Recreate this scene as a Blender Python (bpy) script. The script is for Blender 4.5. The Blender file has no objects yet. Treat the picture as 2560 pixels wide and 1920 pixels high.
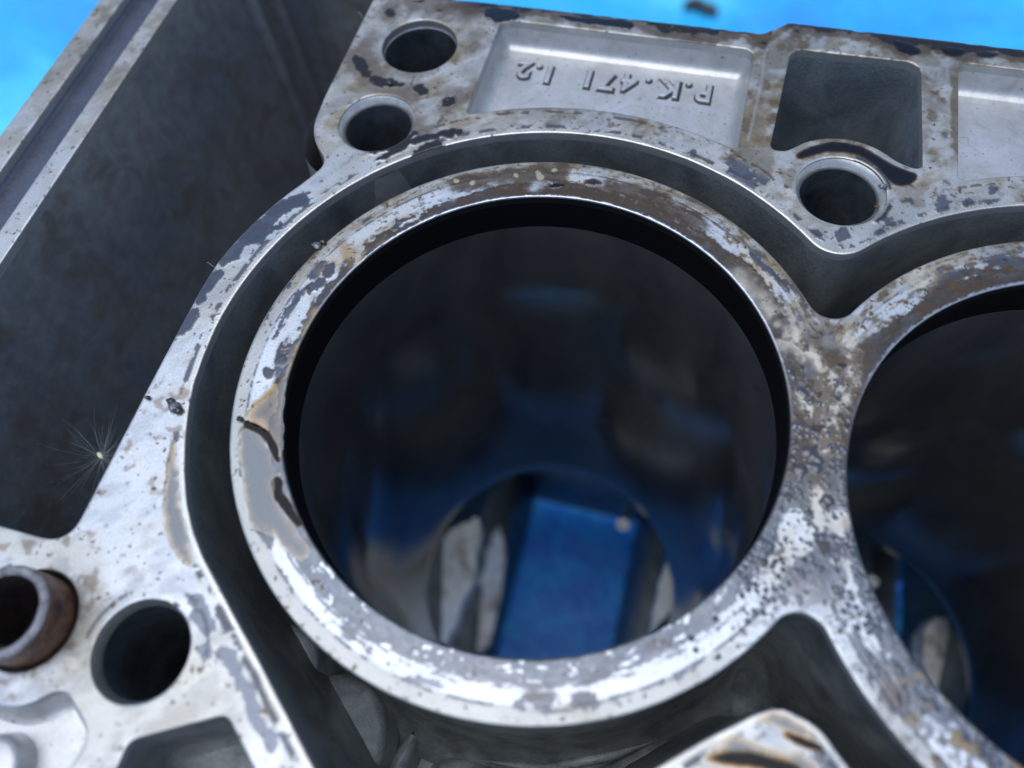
import bpy, math, random
import numpy as np
from mathutils import Matrix, Vector
from mathutils.geometry import delaunay_2d_cdt

random.seed(7)
rng = np.random.default_rng(11)
scn = bpy.context.scene
MM = 0.001

# ------------------------------------------------------------------ camera
CAM = np.array([15.05716285, -44.56825306, 95.76207358])          # mm above the deck face
RM = np.array([[0.9657849, 0.25167646, -0.06259791],
               [0.1977692, -0.87084907, -0.45001027],
               [-0.16777032, 0.42223318, -0.89082673]])            # rows: right, down, forward
FPX = 1887.8
cd = bpy.data.cameras.new('camera')
cam = bpy.data.objects.new('camera', cd)
scn.collection.objects.link(cam)
M = Matrix.Identity(4)
for r in range(3):
    M[r][0] = RM[0][r]; M[r][1] = -RM[1][r]; M[r][2] = -RM[2][r]; M[r][3] = CAM[r] * MM
cam.matrix_world = M
cd.sensor_width = 36.0
cd.lens = FPX / 2560 * 36.0
cd.clip_start = 0.004
cd.clip_end = 60.0
cd.dof.use_dof = True
cd.dof.focus_distance = 0.119
cd.dof.aperture_fstop = 10.0
scn.camera = cam

# ------------------------------------------------------------------ light
SUN_TILT, SUN_AZ = 9.0, 220.0        # degrees from zenith; azimuth of the sun measured from +X counter-clockwise
w = bpy.data.worlds.new('World'); scn.world = w; w.use_nodes = True
nt = w.node_tree; nt.nodes.clear()
sky = nt.nodes.new('ShaderNodeTexSky'); sky.sky_type = 'NISHITA'; sky.sun_disc = False
sky.sun_elevation = math.radians(90 - SUN_TILT)
sky.sun_rotation = math.radians(90 - SUN_AZ)
sky.air_density = 1.0; sky.dust_density = 1.5; sky.ozone_density = 1.0
bg = nt.nodes.new('ShaderNodeBackground'); bg.inputs['Strength'].default_value = 0.12
wo = nt.nodes.new('ShaderNodeOutputWorld')
nt.links.new(sky.outputs[0], bg.inputs[0]); nt.links.new(bg.outputs[0], wo.inputs[0])
sl = bpy.data.lights.new('sun', 'SUN'); sl.energy = 1.5; sl.angle = math.radians(66); sl.color = (0.88, 0.945, 1.0)
sun = bpy.data.objects.new('sun', sl); scn.collection.objects.link(sun)
_t, _a = math.radians(SUN_TILT), math.radians(SUN_AZ)
sdir = Vector((math.sin(_t) * math.cos(_a), math.sin(_t) * math.sin(_a), math.cos(_t)))
sun.rotation_euler = sdir.to_track_quat('Z', 'Y').to_euler()
sun.location = sdir * 2
scn.view_settings.view_transform = 'Standard'
scn.view_settings.look = 'None'
scn.view_settings.exposure = 0.42
scn.view_settings.gamma = 1.0
scn.cycles.max_bounces = 8
scn.cycles.transparent_max_bounces = 8

Z0 = 255.0        # height of the deck face above the tarp, mm

# ------------------------------------------------------------------ helpers
def at(px, py, z=0.0):
    """point of the plane z (mm, deck face = 0) that the photograph shows at this pixel"""
    d = np.array([(px - 1280) / FPX, (py - 960) / FPX, 1.0]) @ RM
    s = (z - CAM[2]) / d[2]
    return (CAM + d * s)[:2]
def AT(pts, z=0.0):
    return np.array([at(x, y, z) for x, y in pts])

def lattice(seed, n=128):
    return np.random.default_rng(seed).random((n, n))
_lat = {}
def vnoise(x, y, s, seed):
    if seed not in _lat: _lat[seed] = lattice(seed)
    L = _lat[seed]; n = L.shape[0]
    u = x / s + seed * 7.31; v = y / s + seed * 3.17
    i = np.floor(u).astype(int); j = np.floor(v).astype(int)
    fu = u - i; fv = v - j
    fu = fu * fu * (3 - 2 * fu); fv = fv * fv * (3 - 2 * fv)
    a = L[i % n, j % n]; b = L[(i + 1) % n, j % n]; c = L[i % n, (j + 1) % n]; d = L[(i + 1) % n, (j + 1) % n]
    return (a * (1 - fu) + b * fu) * (1 - fv) + (c * (1 - fu) + d * fu) * fv
def fbm(x, y, s, seed, o=4):
    r = 0; a = 1; t = 0
    ca, sa = math.cos(0.6), math.sin(0.6)
    for k in range(o):
        r = r + a * vnoise(x, y, s, seed + k * 13); t += a; a *= 0.55; s *= 0.5
        x, y = ca * x - sa * y, sa * x + ca * y
    return r / t
def sst(a, b, x):
    t = np.clip((x - a) / (b - a), 0, 1)
    return t * t * (3 - 2 * t)
def strokes(X, Y, lines, width, px=True, warp=1.0):
    """smooth 0..1 field round polylines given in photo pixels (or mm)"""
    f = np.zeros_like(X)
    am = 0.45 * width ** 0.5 * warp
    X, Y = X + am * (fbm(X, Y, 1.3, 301, 3) - 0.5) * 2 + am * (fbm(X, Y, 4.0, 303, 2) - 0.5), Y + am * (fbm(X, Y, 1.3, 302, 3) - 0.5) * 2 + am * (fbm(X, Y, 4.0, 304, 2) - 0.5)
    for ln in lines:
        P = AT(ln) if px else np.array(ln, float)
        if len(P) == 1: P = np.vstack([P, P + 0.01])
        m = (X > P[:, 0].min() - 2 * width) & (X < P[:, 0].max() + 2 * width) & (Y > P[:, 1].min() - 2 * width) & (Y < P[:, 1].max() + 2 * width)
        if not m.any(): continue
        x, y = X[m], Y[m]; d = np.full(x.shape, 1e9)
        for a, b in zip(P[:-1], P[1:]):
            e = b - a; L = e @ e + 1e-9
            t = np.clip(((x - a[0]) * e[0] + (y - a[1]) * e[1]) / L, 0, 1)
            d = np.minimum(d, np.hypot(x - a[0] - t * e[0], y - a[1] - t * e[1]))
        f[m] = np.maximum(f[m], np.exp(-(d / (width * 0.5 * (0.55 + 0.9 * fbm(x, y, 2.2, 305, 2)))) ** 2))
    return f

def link(o, parent=None):
    scn.collection.objects.link(o)
    if parent is not None: o.parent = parent
    return o
def mesh_obj(name, V, F, mat, parent=None, smooth=True, vc=None, z_local=0.0):
    me = bpy.data.meshes.new(name)
    V = np.asarray(V, dtype=np.float64)
    if isinstance(F, np.ndarray) and F.ndim == 2:
        n, k = F.shape
        me.vertices.add(len(V)); me.vertices.foreach_set('co', V.astype(np.float32).ravel())
        me.loops.add(n * k); me.loops.foreach_set('vertex_index', F.astype(np.int32).ravel())
        me.polygons.add(n); me.polygons.foreach_set('loop_start', np.arange(0, n * k, k, dtype=np.int32))
        me.update(calc_edges=True)
    else:
        me.from_pydata([tuple(v) for v in V], [], [tuple(f) for f in F])
    me.validate()
    if smooth: me.polygons.foreach_set('use_smooth', np.ones(len(me.polygons), dtype=bool))
    if vc:
        for an, arr in vc.items():
            a = me.color_attributes.new(an, 'FLOAT_COLOR', 'POINT')
            a.data.foreach_set('color', np.asarray(arr, dtype=np.float32).ravel())
    me.update()
    me.materials.append(mat)
    o = bpy.data.objects.new(name, me)
    link(o, parent)
    if parent is not None: o.location = (0, 0, z_local)
    return o
def thing(name, label, cat, base=(0, 0, 0), group=None):
    """empty at the base point (mm above the tarp is base[2]+Z0); children are given in mm"""
    o = bpy.data.objects.new(name, None); link(o)
    o.empty_display_size = 0.01
    o.location = (base[0] * MM, base[1] * MM, base[2] * MM); o.scale = (MM, MM, MM)
    o['label'] = label; o['category'] = cat
    if group: o['group'] = group
    return o
def tag(o, label, cat, group=None, kind=None):
    o['label'] = label; o['category'] = cat
    if group: o['group'] = group
    if kind: o['kind'] = kind
    return o
def top_mesh(name, V, F, mat, label, cat, group=None, kind=None, smooth=True, vc=None):
    """a top-level thing that is one mesh, V in mm in deck coordinates"""
    V = np.asarray(V, float); c = np.array([V[:, 0].mean(), V[:, 1].mean(), V[:, 2].min()])
    o = mesh_obj(name, V - c, F, mat, None, smooth, vc)
    o.location = tuple(c * MM); o.scale = (MM, MM, MM)
    return tag(o, label, cat, group, kind)

# contours ------------------------------------------------------------------
def rounded(pts, step=0.45):
    """closed polygon of (x, y, radius) -> dense point list with filleted corners"""
    n = len(pts); out = []
    for i in range(n):
        p = np.array(pts[i][:2], float); r = pts[i][2] if len(pts[i]) > 2 else 0
        a = np.array(pts[i - 1][:2], float); b = np.array(pts[(i + 1) % n][:2], float)
        if r <= 0: out.append(p); continue
        u = (a - p) / np.linalg.norm(a - p); v = (b - p) / np.linalg.norm(b - p)
        ang = math.acos(np.clip(u @ v, -1, 1)); t = r / math.tan(ang / 2)
        t = min(t, 0.49 * np.linalg.norm(a - p), 0.49 * np.linalg.norm(b - p)); rr = t * math.tan(ang / 2)
        bis = (u + v) / np.linalg.norm(u + v); c = p + bis * (rr / math.sin(ang / 2))
        p0 = p + u * t; p1 = p + v * t
        a0 = math.atan2(*(p0 - c)[::-1]); a1 = math.atan2(*(p1 - c)[::-1])
        da = (a1 - a0 + math.pi) % (2 * math.pi) - math.pi
        k = max(3, int(abs(da) * rr / step))
        for j in range(k + 1):
            q = a0 + da * j / k; out.append(c + rr * np.array([math.cos(q), math.sin(q)]))
    return resample(np.array(out), step)
def resample(P, step):
    Q = np.vstack([P, P[:1]]); L = np.r_[0, np.cumsum(np.hypot(*np.diff(Q, axis=0).T))]
    keep = np.r_[True, np.diff(L) > 1e-6]; Q = Q[keep]; L = L[keep]
    n = max(8, int(L[-1] / step)); s = np.linspace(0, L[-1], n, endpoint=False)
    return np.c_[np.interp(s, L, Q[:, 0]), np.interp(s, L, Q[:, 1])]
def smooth_closed(P, it=2, step=0.45):
    P = np.array(P, float)
    for _ in range(it):
        N = np.roll(P, -1, 0); P = np.stack([0.75 * P + 0.25 * N, 0.25 * P + 0.75 * N], 1).reshape(-1, 2)
    return resample(P, step)
def circle(cx, cy, r, step=0.45):
    n = max(24, int(2 * math.pi * r / step)); a = np.linspace(0, 2 * math.pi, n, endpoint=False)
    return np.c_[cx + r * np.cos(a), cy + r * np.sin(a)]
def ccw(P):
    x, y = P.T
    return P if (x * np.roll(y, -1) - np.roll(x, -1) * y).sum() > 0 else P[::-1]
def normals(P):
    """outward normals of a ccw loop"""
    T = np.roll(P, -1, 0) - np.roll(P, 1, 0); T /= np.linalg.norm(T, axis=1)[:, None] + 1e-12
    return np.c_[T[:, 1], -T[:, 0]]
def arc(cx, cy, r, a0, a1, step=0.45):
    a0, a1 = math.radians(a0), math.radians(a1); n = max(3, int(abs(a1 - a0) * r / step))
    return [(cx + r * math.cos(a0 + (a1 - a0) * j / n), cy + r * math.sin(a0 + (a1 - a0) * j / n)) for j in range(n + 1)]
def inside_rows(rows, xs, loops):
    segs = []
    for P in loops:
        Q = np.roll(P, -1, 0); segs.append(np.c_[P, Q])
    S = np.vstack(segs); res = []
    for y in rows:
        m = (S[:, 1] > y) != (S[:, 3] > y); s = S[m]
        xc = np.sort(s[:, 0] + (y - s[:, 1]) / (s[:, 3] - s[:, 1]) * (s[:, 2] - s[:, 0]))
        res.append((np.searchsorted(xc, xs) % 2) == 1)
    return np.array(res)
def in_frame(X, Y, Z=0.0, m=60):
    d = np.c_[X, Y, np.zeros(len(X)) + Z] - CAM; q = d @ RM.T
    u = q[:, 0] / q[:, 2] * FPX + 1280; v = q[:, 1] / q[:, 2] * FPX + 960
    return (q[:, 2] > 1) & (u > -m) & (u < 2560 + m) & (v > -m) & (v < 1920 + m)
def fill(loops, fine, coarse, jitter=0.15, dense=None):
    """triangulated flat region between even-odd loops, with grid points inside. returns V2, F, n_contour"""
    allp = np.vstack(loops); x0, y0 = allp.min(0); x1, y1 = allp.max(0); pts = []
    def grid(s, only=None):
        rows = np.arange(y0 + s / 2, y1, s); xs = np.arange(x0 + s / 2, x1, s)
        ins = inside_rows(rows, xs, loops)
        yy, xx = np.nonzero(ins); X = xs[xx] + rng.uniform(-jitter, jitter, len(xx)) * s + (yy % 2) * s * 0.5; Y = rows[yy] + rng.uniform(-jitter, jitter, len(yy)) * s
        # verify staggered points stay inside by hashing away everything near a contour
        h = set(map(tuple, np.floor(np.vstack([allp + o for o in ((0, 0), (s * .5, 0), (-s * .5, 0), (0, s * .5), (0, -s * .5))]) / (s * 0.9)).astype(int)))
        c = np.floor(np.c_[X, Y] / (s * 0.9)).astype(int)
        k = np.array([tuple(q) not in h for q in c]) if len(c) else np.zeros(0, bool)
        return X[k], Y[k]
    if fine:
        def ind(X, Y): return (X > dense[0]) & (X < dense[1]) & (Y > dense[2]) & (Y < dense[3]) if dense else np.zeros(len(X), bool)
        X, Y = grid(fine); m = in_frame(X, Y) & ~ind(X, Y); pts.append(np.c_[X[m], Y[m]])
        if dense: X, Y = grid(dense[4]); m = in_frame(X, Y) & ind(X, Y); pts.append(np.c_[X[m], Y[m]])
        X, Y = grid(coarse); m = ~in_frame(X, Y); pts.append(np.c_[X[m], Y[m]])
    else:
        X, Y = grid(coarse); pts.append(np.c_[X, Y])
    G = np.vstack(pts); nC = len(allp); V = np.vstack([allp, G])
    faces = []; k = 0
    for P in loops: faces.append(list(range(k, k + len(P)))); k += len(P)
    r = delaunay_2d_cdt([Vector(v) for v in V], [], faces, 2, 1e-5)
    V2 = np.array([tuple(v) for v in r[0]]); F = np.array([f for f in r[2] if len(f) == 3], dtype=np.int64)
    a, b, c = V2[F[:, 0]], V2[F[:, 1]], V2[F[:, 2]]
    ar = (b[:, 0] - a[:, 0]) * (c[:, 1] - a[:, 1]) - (b[:, 1] - a[:, 1]) * (c[:, 0] - a[:, 0])
    F[ar < 0] = F[ar < 0][:, ::-1]
    cen = (a + b + c) / 3
    # drop any triangle lying in a hole
    order = np.argsort(cen[:, 1]); keep = np.ones(len(F), bool)
    cy = cen[:, 1]; ybin = np.round(cy, 1)
    return V2, F[keep], nC

def plate(name, outer, holes, bev, lip, mat, parent, fine, coarse, paint=None, dense=None):
    """flat machined face with rounded edges and a short vertical lip on every contour"""
    outer = ccw(outer); holes = [ccw(h) for h in holes]
    bv = [bev * (0.45 + 1.1 * fbm(q[:, 0], q[:, 1], 1.6, 401, 3))[:, None] for q in [outer] + holes]
    ins = [outer - normals(outer) * bv[0]] + [h + normals(h) * b for h, b in zip(holes, bv[1:])]
    V2, F, nC = fill(ins, fine, coarse, dense=dense)
    nv = len(V2); X, Y = V2.T; Z = np.zeros(nv)
    allv = [np.c_[X, Y, Z]]; faces = [F]; off = nv; k = 0
    prof = [(0.22, -0.10), (0.03, -0.35), (0.0, -1.0), (0.0, None)]          # of bev: offset, depth
    for idx, (I, P) in enumerate(zip(ins, [outer] + holes)):
        n = len(P); sgn = 1 if idx == 0 else -1; N = normals(P)
        # map input contour vertices to output vertices (kept in order by the cdt when unique)
        prev = np.arange(k, k + n)
        for a, dz in prof:
            zz = -lip if dz is None else dz * bev
            ring = P - sgn * N * (bv[idx] * a); allv.append(np.c_[ring, np.full(n, zz)])
            cur = np.arange(off, off + n); off += n
            q = np.c_[prev, np.roll(prev, -1), np.roll(cur, -1), cur]
            if sgn > 0: q = q[:, ::-1]
            faces.append(np.vstack([q[:, [0, 1, 2]], q[:, [0, 2, 3]]])); prev = cur
        k += n
    V = np.vstack(allv); Fa = np.vstack(faces)
    vc = None
    if paint is not None:
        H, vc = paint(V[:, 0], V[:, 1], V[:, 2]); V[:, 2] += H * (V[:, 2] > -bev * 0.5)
    return mesh_obj(name, V, Fa, mat, parent, True, vc, Z0)

def wall(name, P, levels, mat, parent, inward=True, cap=None, cap_step=1.5, noise=0.0, seed=1, z_local=None):
    """side faces under a contour: levels = (z, offset outward in mm). inward: seen from inside the loop"""
    P = ccw(P); N = normals(P); n = len(P); V = []; F = []
    for z, o in levels:
        R = P + N * o
        if noise and z < -2:
            R = R + N * ((fbm(R[:, 0] + z, R[:, 1] - z, 6, seed)[:, None] - 0.5) * noise)
        V.append(np.c_[R, np.full(n, z)])
    for i in range(len(levels) - 1):
        a = np.arange(i * n, i * n + n); b = a + n
        q = np.c_[a, np.roll(a, -1), np.roll(b, -1), b]
        if not inward: q = q[:, ::-1]
        F.append(np.vstack([q[:, [0, 1, 2]], q[:, [0, 2, 3]]]))
    V = np.vstack(V); F = np.vstack(F)
    if cap is not None:
        L = V[-n:, :2]; V2, F2, _ = fill([L], None, cap_step)
        F2 = F2 + len(V); Vc = np.c_[V2, np.full(len(V2), levels[-1][0] + cap)]
        V = np.vstack([V, Vc]); F = np.vstack([F, F2])
    return mesh_obj(name, V, F, mat, parent, True, None, Z0 if z_local is None else z_local)

def lathe(cx, cy, prof, n=64, a0=0, a1=360):
    """prof: list of (r, z) -> V, F"""
    full = abs(a1 - a0) >= 359.9
    m = n if full else n + 1
    A = np.radians(a0 + (a1 - a0) * np.arange(m) / n); V = []
    for r, z in prof: V.append(np.c_[cx + r * np.cos(A), cy + r * np.sin(A), np.full(m, z)])
    F = []
    for i in range(len(prof) - 1):
        for j in range(m if full else m - 1):
            k = (j + 1) % m; F.append((i * m + j, i * m + k, (i + 1) * m + k, (i + 1) * m + j))
    return np.vstack(V), F
def box(x0, x1, y0, y1, z0, z1, b=0.0):
    V = [(x, y, z) for z in (z0, z1) for y in (y0, y1) for x in (x0, x1)]
    F = [(0, 2, 3, 1), (4, 5, 7, 6), (0, 1, 5, 4), (2, 6, 7, 3), (0, 4, 6, 2), (1, 3, 7, 5)]
    return np.array(V, float), F
def tube(P, rad, n=5, cap=False):
    P = np.array(P, float); V = []; F = []
    rad = np.broadcast_to(rad, (len(P),))
    for i, p in enumerate(P):
        t = P[min(i + 1, len(P) - 1)] - P[max(i - 1, 0)]; t /= np.linalg.norm(t) + 1e-12
        u = np.cross(t, [0.13, 0.31, 0.94]); u /= np.linalg.norm(u) + 1e-12; v = np.cross(t, u)
        for j in range(n):
            a = 2 * math.pi * j / n; V.append(p + rad[i] * (math.cos(a) * u + math.sin(a) * v))
    for i in range(len(P) - 1):
        for j in range(n):
            k = (j + 1) % n; F.append((i * n + j, i * n + k, (i + 1) * n + k, (i + 1) * n + j))
    if cap: F.append(tuple(range(n))[::-1]); F.append(tuple(range((len(P) - 1) * n, len(P) * n)))
    return V, F
def merge(parts):
    V = []; F = []
    for v, f in parts:
        k = len(V); V += [tuple(q) for q in v]; F += [tuple(i + k for i in g) for g in f]
    return V, F

# ------------------------------------------------------------------ materials
def mat(name):
    m = bpy.data.materials.new(name); m.use_nodes = True; t = m.node_tree; t.nodes.clear()
    out = t.nodes.new('ShaderNodeOutputMaterial'); b = t.nodes.new('ShaderNodeBsdfPrincipled')
    t.links.new(b.outputs[0], out.inputs[0]); return m, t, b
def N(t, kind, **kw):
    n = t.nodes.new(kind)
    for k, v in kw.items():
        if k in n.inputs: n.inputs[k].default_value = v
        else: setattr(n, k, v)
    return n
def coords(t, scale=(1, 1, 1)):
    c = N(t, 'ShaderNodeTexCoord'); m = N(t, 'ShaderNodeMapping'); m.inputs['Scale'].default_value = scale
    t.links.new(c.outputs['Object'], m.inputs[0]); return m.outputs[0]
def noise(t, co, scale, detail=5, rough=0.55, dist=0.0):
    n = N(t, 'ShaderNodeTexNoise'); n.inputs['Scale'].default_value = scale; n.inputs['Detail'].default_value = detail
    n.inputs['Roughness'].default_value = rough; n.inputs['Distortion'].default_value = dist
    t.links.new(co, n.inputs['Vector']); return n.outputs[0]
def ramp(t, src, stops):
    r = N(t, 'ShaderNodeValToRGB'); e = r.color_ramp.elements
    while len(e) < len(stops): e.new(0.5)
    for q, (p, c) in zip(e, stops):
        q.position = p; q.color = c if len(c) == 4 else (*c, 1)
    t.links.new(src, r.inputs[0]); return r.outputs[0]
def g(v): return (v, v, v, 1)
def mix(t, fac, a, b, mode='MIX'):
    m = N(t, 'ShaderNodeMix', data_type='RGBA', blend_type=mode)
    for s, i in ((fac, 0), (a, 6), (b, 7)):
        if hasattr(s, 'links'): t.links.new(s, m.inputs[i])
        else: m.inputs[i].default_value = s
    return m.outputs[2]
def bump(t, b, src, dist, strength=1.0, prev=None):
    n = N(t, 'ShaderNodeBump'); n.inputs['Strength'].default_value = strength; n.inputs['Distance'].default_value = dist * MM
    t.links.new(src, n.inputs['Height'])
    if prev is not None: t.links.new(prev, n.inputs['Normal'])
    t.links.new(n.outputs[0], b.inputs['Normal']); return n.outputs[0]

# machined, dirty top faces: colour, roughness, metal come from painted attributes
def m_painted():
    m, t, b = mat('machined_dirty_aluminium')
    a = N(t, 'ShaderNodeAttribute', attribute_name='paint'); q = N(t, 'ShaderNodeAttribute', attribute_name='surf')
    co = coords(t); n1 = noise(t, co, 3.0, 4, 0.7)
    fine = ramp(t, n1, [(0.25, g(0.78)), (0.75, g(1.12))])
    s = N(t, 'ShaderNodeSeparateColor'); t.links.new(q.outputs['Color'], s.inputs[0])
    col = mix(t, 1.0, a.outputs['Color'], fine, 'MULTIPLY')
    t.links.new(col, b.inputs['Base Color']); t.links.new(s.outputs[0], b.inputs['Roughness']); t.links.new(s.outputs[1], b.inputs['Metallic'])
    h = N(t, 'ShaderNodeMath', operation='MULTIPLY'); t.links.new(n1, h.inputs[0]); t.links.new(s.outputs[2], h.inputs[1])
    bump(t, b, h.outputs[0], 0.10); return m
def m_cast(name, dark, light, metal=0.55, rough=0.45, bm=0.25, sc=0.5, stain=None):
    m, t, b = mat(name); co = coords(t)
    n1 = noise(t, co, sc * 0.25, 6, 0.6, 0.4); n2 = noise(t, co, sc * 5, 4, 0.6)
    c = ramp(t, n1, [(0.3, dark), (0.7, light)])
    c = mix(t, 0.5, c, ramp(t, n2, [(0.3, g(0.6)), (0.7, g(1.3))]), 'MULTIPLY')
    if stain:
        n3 = noise(t, co, 0.11, 4, 0.6, 0.6); c = mix(t, ramp(t, n3, [(0.5, g(0)), (0.68, g(0.8))]), c, stain)
    t.links.new(c, b.inputs['Base Color']); b.inputs['Metallic'].default_value = metal
    t.links.new(ramp(t, n1, [(0.3, g(rough * 1.2)), (0.7, g(rough * 0.8))]), b.inputs['Roughness'])
    bump(t, b, n2, bm); return m
def m_pocket():
    m, t, b = mat('pocket_cast_aluminium'); co = coords(t)
    n1 = noise(t, co, 0.12, 5, 0.6); n2 = noise(t, co, 2.2, 5, 0.65); n3 = noise(t, co, 1.6, 3, 0.5)
    c = ramp(t, n1, [(0.3, (0.50, 0.51, 0.52)), (0.7, (0.62, 0.63, 0.65))])
    c = mix(t, ramp(t, n3, [(0.66, g(0)), (0.72, g(0.75))]), c, (0.12, 0.10, 0.08, 1))
    n4 = noise(t, co, 0.28, 6, 0.7, 0.8); c = mix(t, 1.0, c, ramp(t, n4, [(0.35, (1.0, 1.0, 1.0)), (0.62, (0.86, 0.84, 0.80)), (0.75, (0.62, 0.56, 0.48))]), 'MULTIPLY')
    t.links.new(c, b.inputs['Base Color']); b.inputs['Metallic'].default_value = 0.7; b.inputs['Roughness'].default_value = 0.42
    bump(t, b, n2, 0.055); return m
def m_bore():
    m, t, b = mat('honed_iron_bore'); co = coords(t, (1, 1, 0.6)); cs = coords(t, (1, 1, 0.05))
    n1 = noise(t, co, 0.06, 5, 0.6, 0.5); n2 = noise(t, cs, 4.0, 3, 0.6)
    c = ramp(t, n1, [(0.35, (0.045, 0.047, 0.050)), (0.7, (0.085, 0.087, 0.085))])
    t.links.new(c, b.inputs['Base Color']); b.inputs['Metallic'].default_value = 0.25; b.inputs['IOR'].default_value = 1.42
    t.links.new(ramp(t, n1, [(0.3, g(0.06)), (0.75, g(0.15))]), b.inputs['Roughness'])
    cr = coords(t, (0.01, 0.01, 1.0)); n3 = noise(t, cr, 2.2, 3, 0.7)
    p = bump(t, b, n2, 0.004); bump(t, b, n3, 0.010, 1.0, p); return m
def simple(name, col, rough, metal=0.0, n=None, bm=0.05, var=0.3, coat=0.0):
    m, t, b = mat(name); co = coords(t); s = noise(t, co, n or 1.0, 5, 0.6)
    c = ramp(t, s, [(0.3, tuple(v * (1 - var) for v in col)), (0.7, tuple(min(1, v * (1 + var)) for v in col))])
    t.links.new(c, b.inputs['Base Color']); b.inputs['Roughness'].default_value = rough; b.inputs['Metallic'].default_value = metal
    b.inputs['Coat Weight'].default_value = coat; b.inputs['Coat Roughness'].default_value = 0.05
    bump(t, b, s, bm); return m
def m_oil(name, tint, ior=1.8):
    """thin oil: tinted see-through film under a mirror-like surface"""
    m = bpy.data.materials.new(name); m.use_nodes = True; t = m.node_tree; t.nodes.clear()
    out = N(t, 'ShaderNodeOutputMaterial'); gl = N(t, 'ShaderNodeBsdfGlossy'); tr = N(t, 'ShaderNodeBsdfTransparent')
    gl.inputs['Roughness'].default_value = 0.04; gl.inputs['Color'].default_value = (0.84, 0.91, 1.0, 1)
    a = N(t, 'ShaderNodeAttribute', attribute_name='thick')
    sh = ramp(t, a.outputs['Fac'], [(0.0, (1, 1, 1)), (0.12, (0.86, 0.68, 0.42)), (0.4, tuple(v ** 0.5 for v in tint)), (0.85, tint)])
    t.links.new(sh, tr.inputs['Color'])
    fr = N(t, 'ShaderNodeFresnel'); fr.inputs['IOR'].default_value = ior
    mx = N(t, 'ShaderNodeMixShader'); am = N(t, 'ShaderNodeMath', operation='MULTIPLY'); am.inputs[1].default_value = 1.0
    t.links.new(fr.outputs[0], mx.inputs[0]); t.links.new(tr.outputs[0], mx.inputs[1]); t.links.new(gl.outputs[0], mx.inputs[2])
    t.links.new(mx.outputs[0], out.inputs[0]); return m
def m_tarp():
    m, t, b = mat('blue_polyethylene_tarp'); co = coords(t)
    n1 = noise(t, co, 5.0, 5, 0.6, 0.6); n2 = noise(t, co, 30, 5, 0.65, 0.5)
    wx = N(t, 'ShaderNodeTexWave', wave_type='BANDS', bands_direction='X'); wx.inputs['Scale'].default_value = 160
    wy = N(t, 'ShaderNodeTexWave', wave_type='BANDS', bands_direction='Y'); wy.inputs['Scale'].default_value = 160
    t.links.new(co, wx.inputs[0]); t.links.new(co, wy.inputs[0])
    wv = N(t, 'ShaderNodeMath', operation='ADD'); t.links.new(wx.outputs['Fac'], wv.inputs[0]); t.links.new(wy.outputs['Fac'], wv.inputs[1])
    c = ramp(t, n1, [(0.3, (0.006, 0.30, 0.90)), (0.5, (0.012, 0.47, 0.97)), (0.64, (0.10, 0.72, 1.0))])  # pale tones paint crease highlights into the sheet colour
    c = mix(t, ramp(t, n2, [(0.45, g(0)), (0.8, g(0.35))]), c, (0.10, 0.55, 0.90, 1))  # finer crumple highlights, painted in as well
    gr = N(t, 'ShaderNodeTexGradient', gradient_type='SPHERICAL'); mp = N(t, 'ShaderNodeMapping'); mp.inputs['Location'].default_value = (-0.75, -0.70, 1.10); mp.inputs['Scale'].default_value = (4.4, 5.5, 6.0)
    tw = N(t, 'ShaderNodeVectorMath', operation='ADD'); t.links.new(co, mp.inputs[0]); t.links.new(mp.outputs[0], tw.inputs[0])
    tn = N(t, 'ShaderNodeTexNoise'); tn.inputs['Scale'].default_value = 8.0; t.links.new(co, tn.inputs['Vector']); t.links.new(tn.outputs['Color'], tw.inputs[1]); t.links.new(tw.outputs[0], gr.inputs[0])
    c = mix(t, ramp(t, gr.outputs['Fac'], [(0.02, g(0)), (0.2, g(0.92))]), c, ramp(t, noise(t, co, 55, 5, 0.7, 0.8), [(0.35, (0.001, 0.17, 0.80)), (0.56, (0.004, 0.32, 0.97)), (0.68, (0.06, 0.55, 1.0))]))      # ragged patch of painted shade under the block, with crumple highlights in the colour
    t.links.new(c, b.inputs['Base Color']); b.inputs['Roughness'].default_value = 0.3; b.inputs['Coat Weight'].default_value = 0.25; b.inputs['Coat Roughness'].default_value = 0.35; b.inputs['Coat IOR'].default_value = 1.6
    p = bump(t, b, wv.outputs[0], 0.15); p = bump(t, b, n2, 5.0, 1.0, p); bump(t, b, n1, 14.0, 1.0, p); return m
MAT_TOP = m_painted()
MAT_CAST = m_cast('dark_cast_aluminium', (0.10, 0.11, 0.12), (0.27, 0.29, 0.29), 0.3, 0.42, 0.22, 0.6)
MAT_HOLE = m_cast('oily_hole_wall', (0.03, 0.037, 0.045), (0.11, 0.13, 0.145), 0.3, 0.4, 0.15, 0.8)
MAT_CHAIN = m_cast('oily_cast_cavity', (0.17, 0.18, 0.21), (0.33, 0.34, 0.33), 0.3, 0.34, 0.14, 0.08, (0.17, 0.15, 0.13, 1))
MAT_JACKET = m_cast('jacket_cast_aluminium', (0.11, 0.12, 0.13), (0.30, 0.32, 0.31), 0.4, 0.38, 0.10, 0.4)
MAT_DRAIN = m_cast('drain_cast_aluminium', (0.10, 0.125, 0.145), (0.28, 0.32, 0.34), 0.4, 0.42, 0.2, 0.5)
MAT_FLOOR = m_cast('jacket_floor_scale', (0.14, 0.155, 0.165), (0.38, 0.42, 0.42), 0.45, 0.42, 0.2, 0.8)
MAT_POCKET = m_pocket()
MAT_BORE = m_bore()
MAT_CARBON = simple('carbon_ring', (0.004, 0.004, 0.005), 0.45, 0.0, 1.5, 0.01, 0.4)
MAT_CARBON.node_tree.nodes['Principled BSDF'].inputs['Specular IOR Level'].default_value = 0.2
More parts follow.
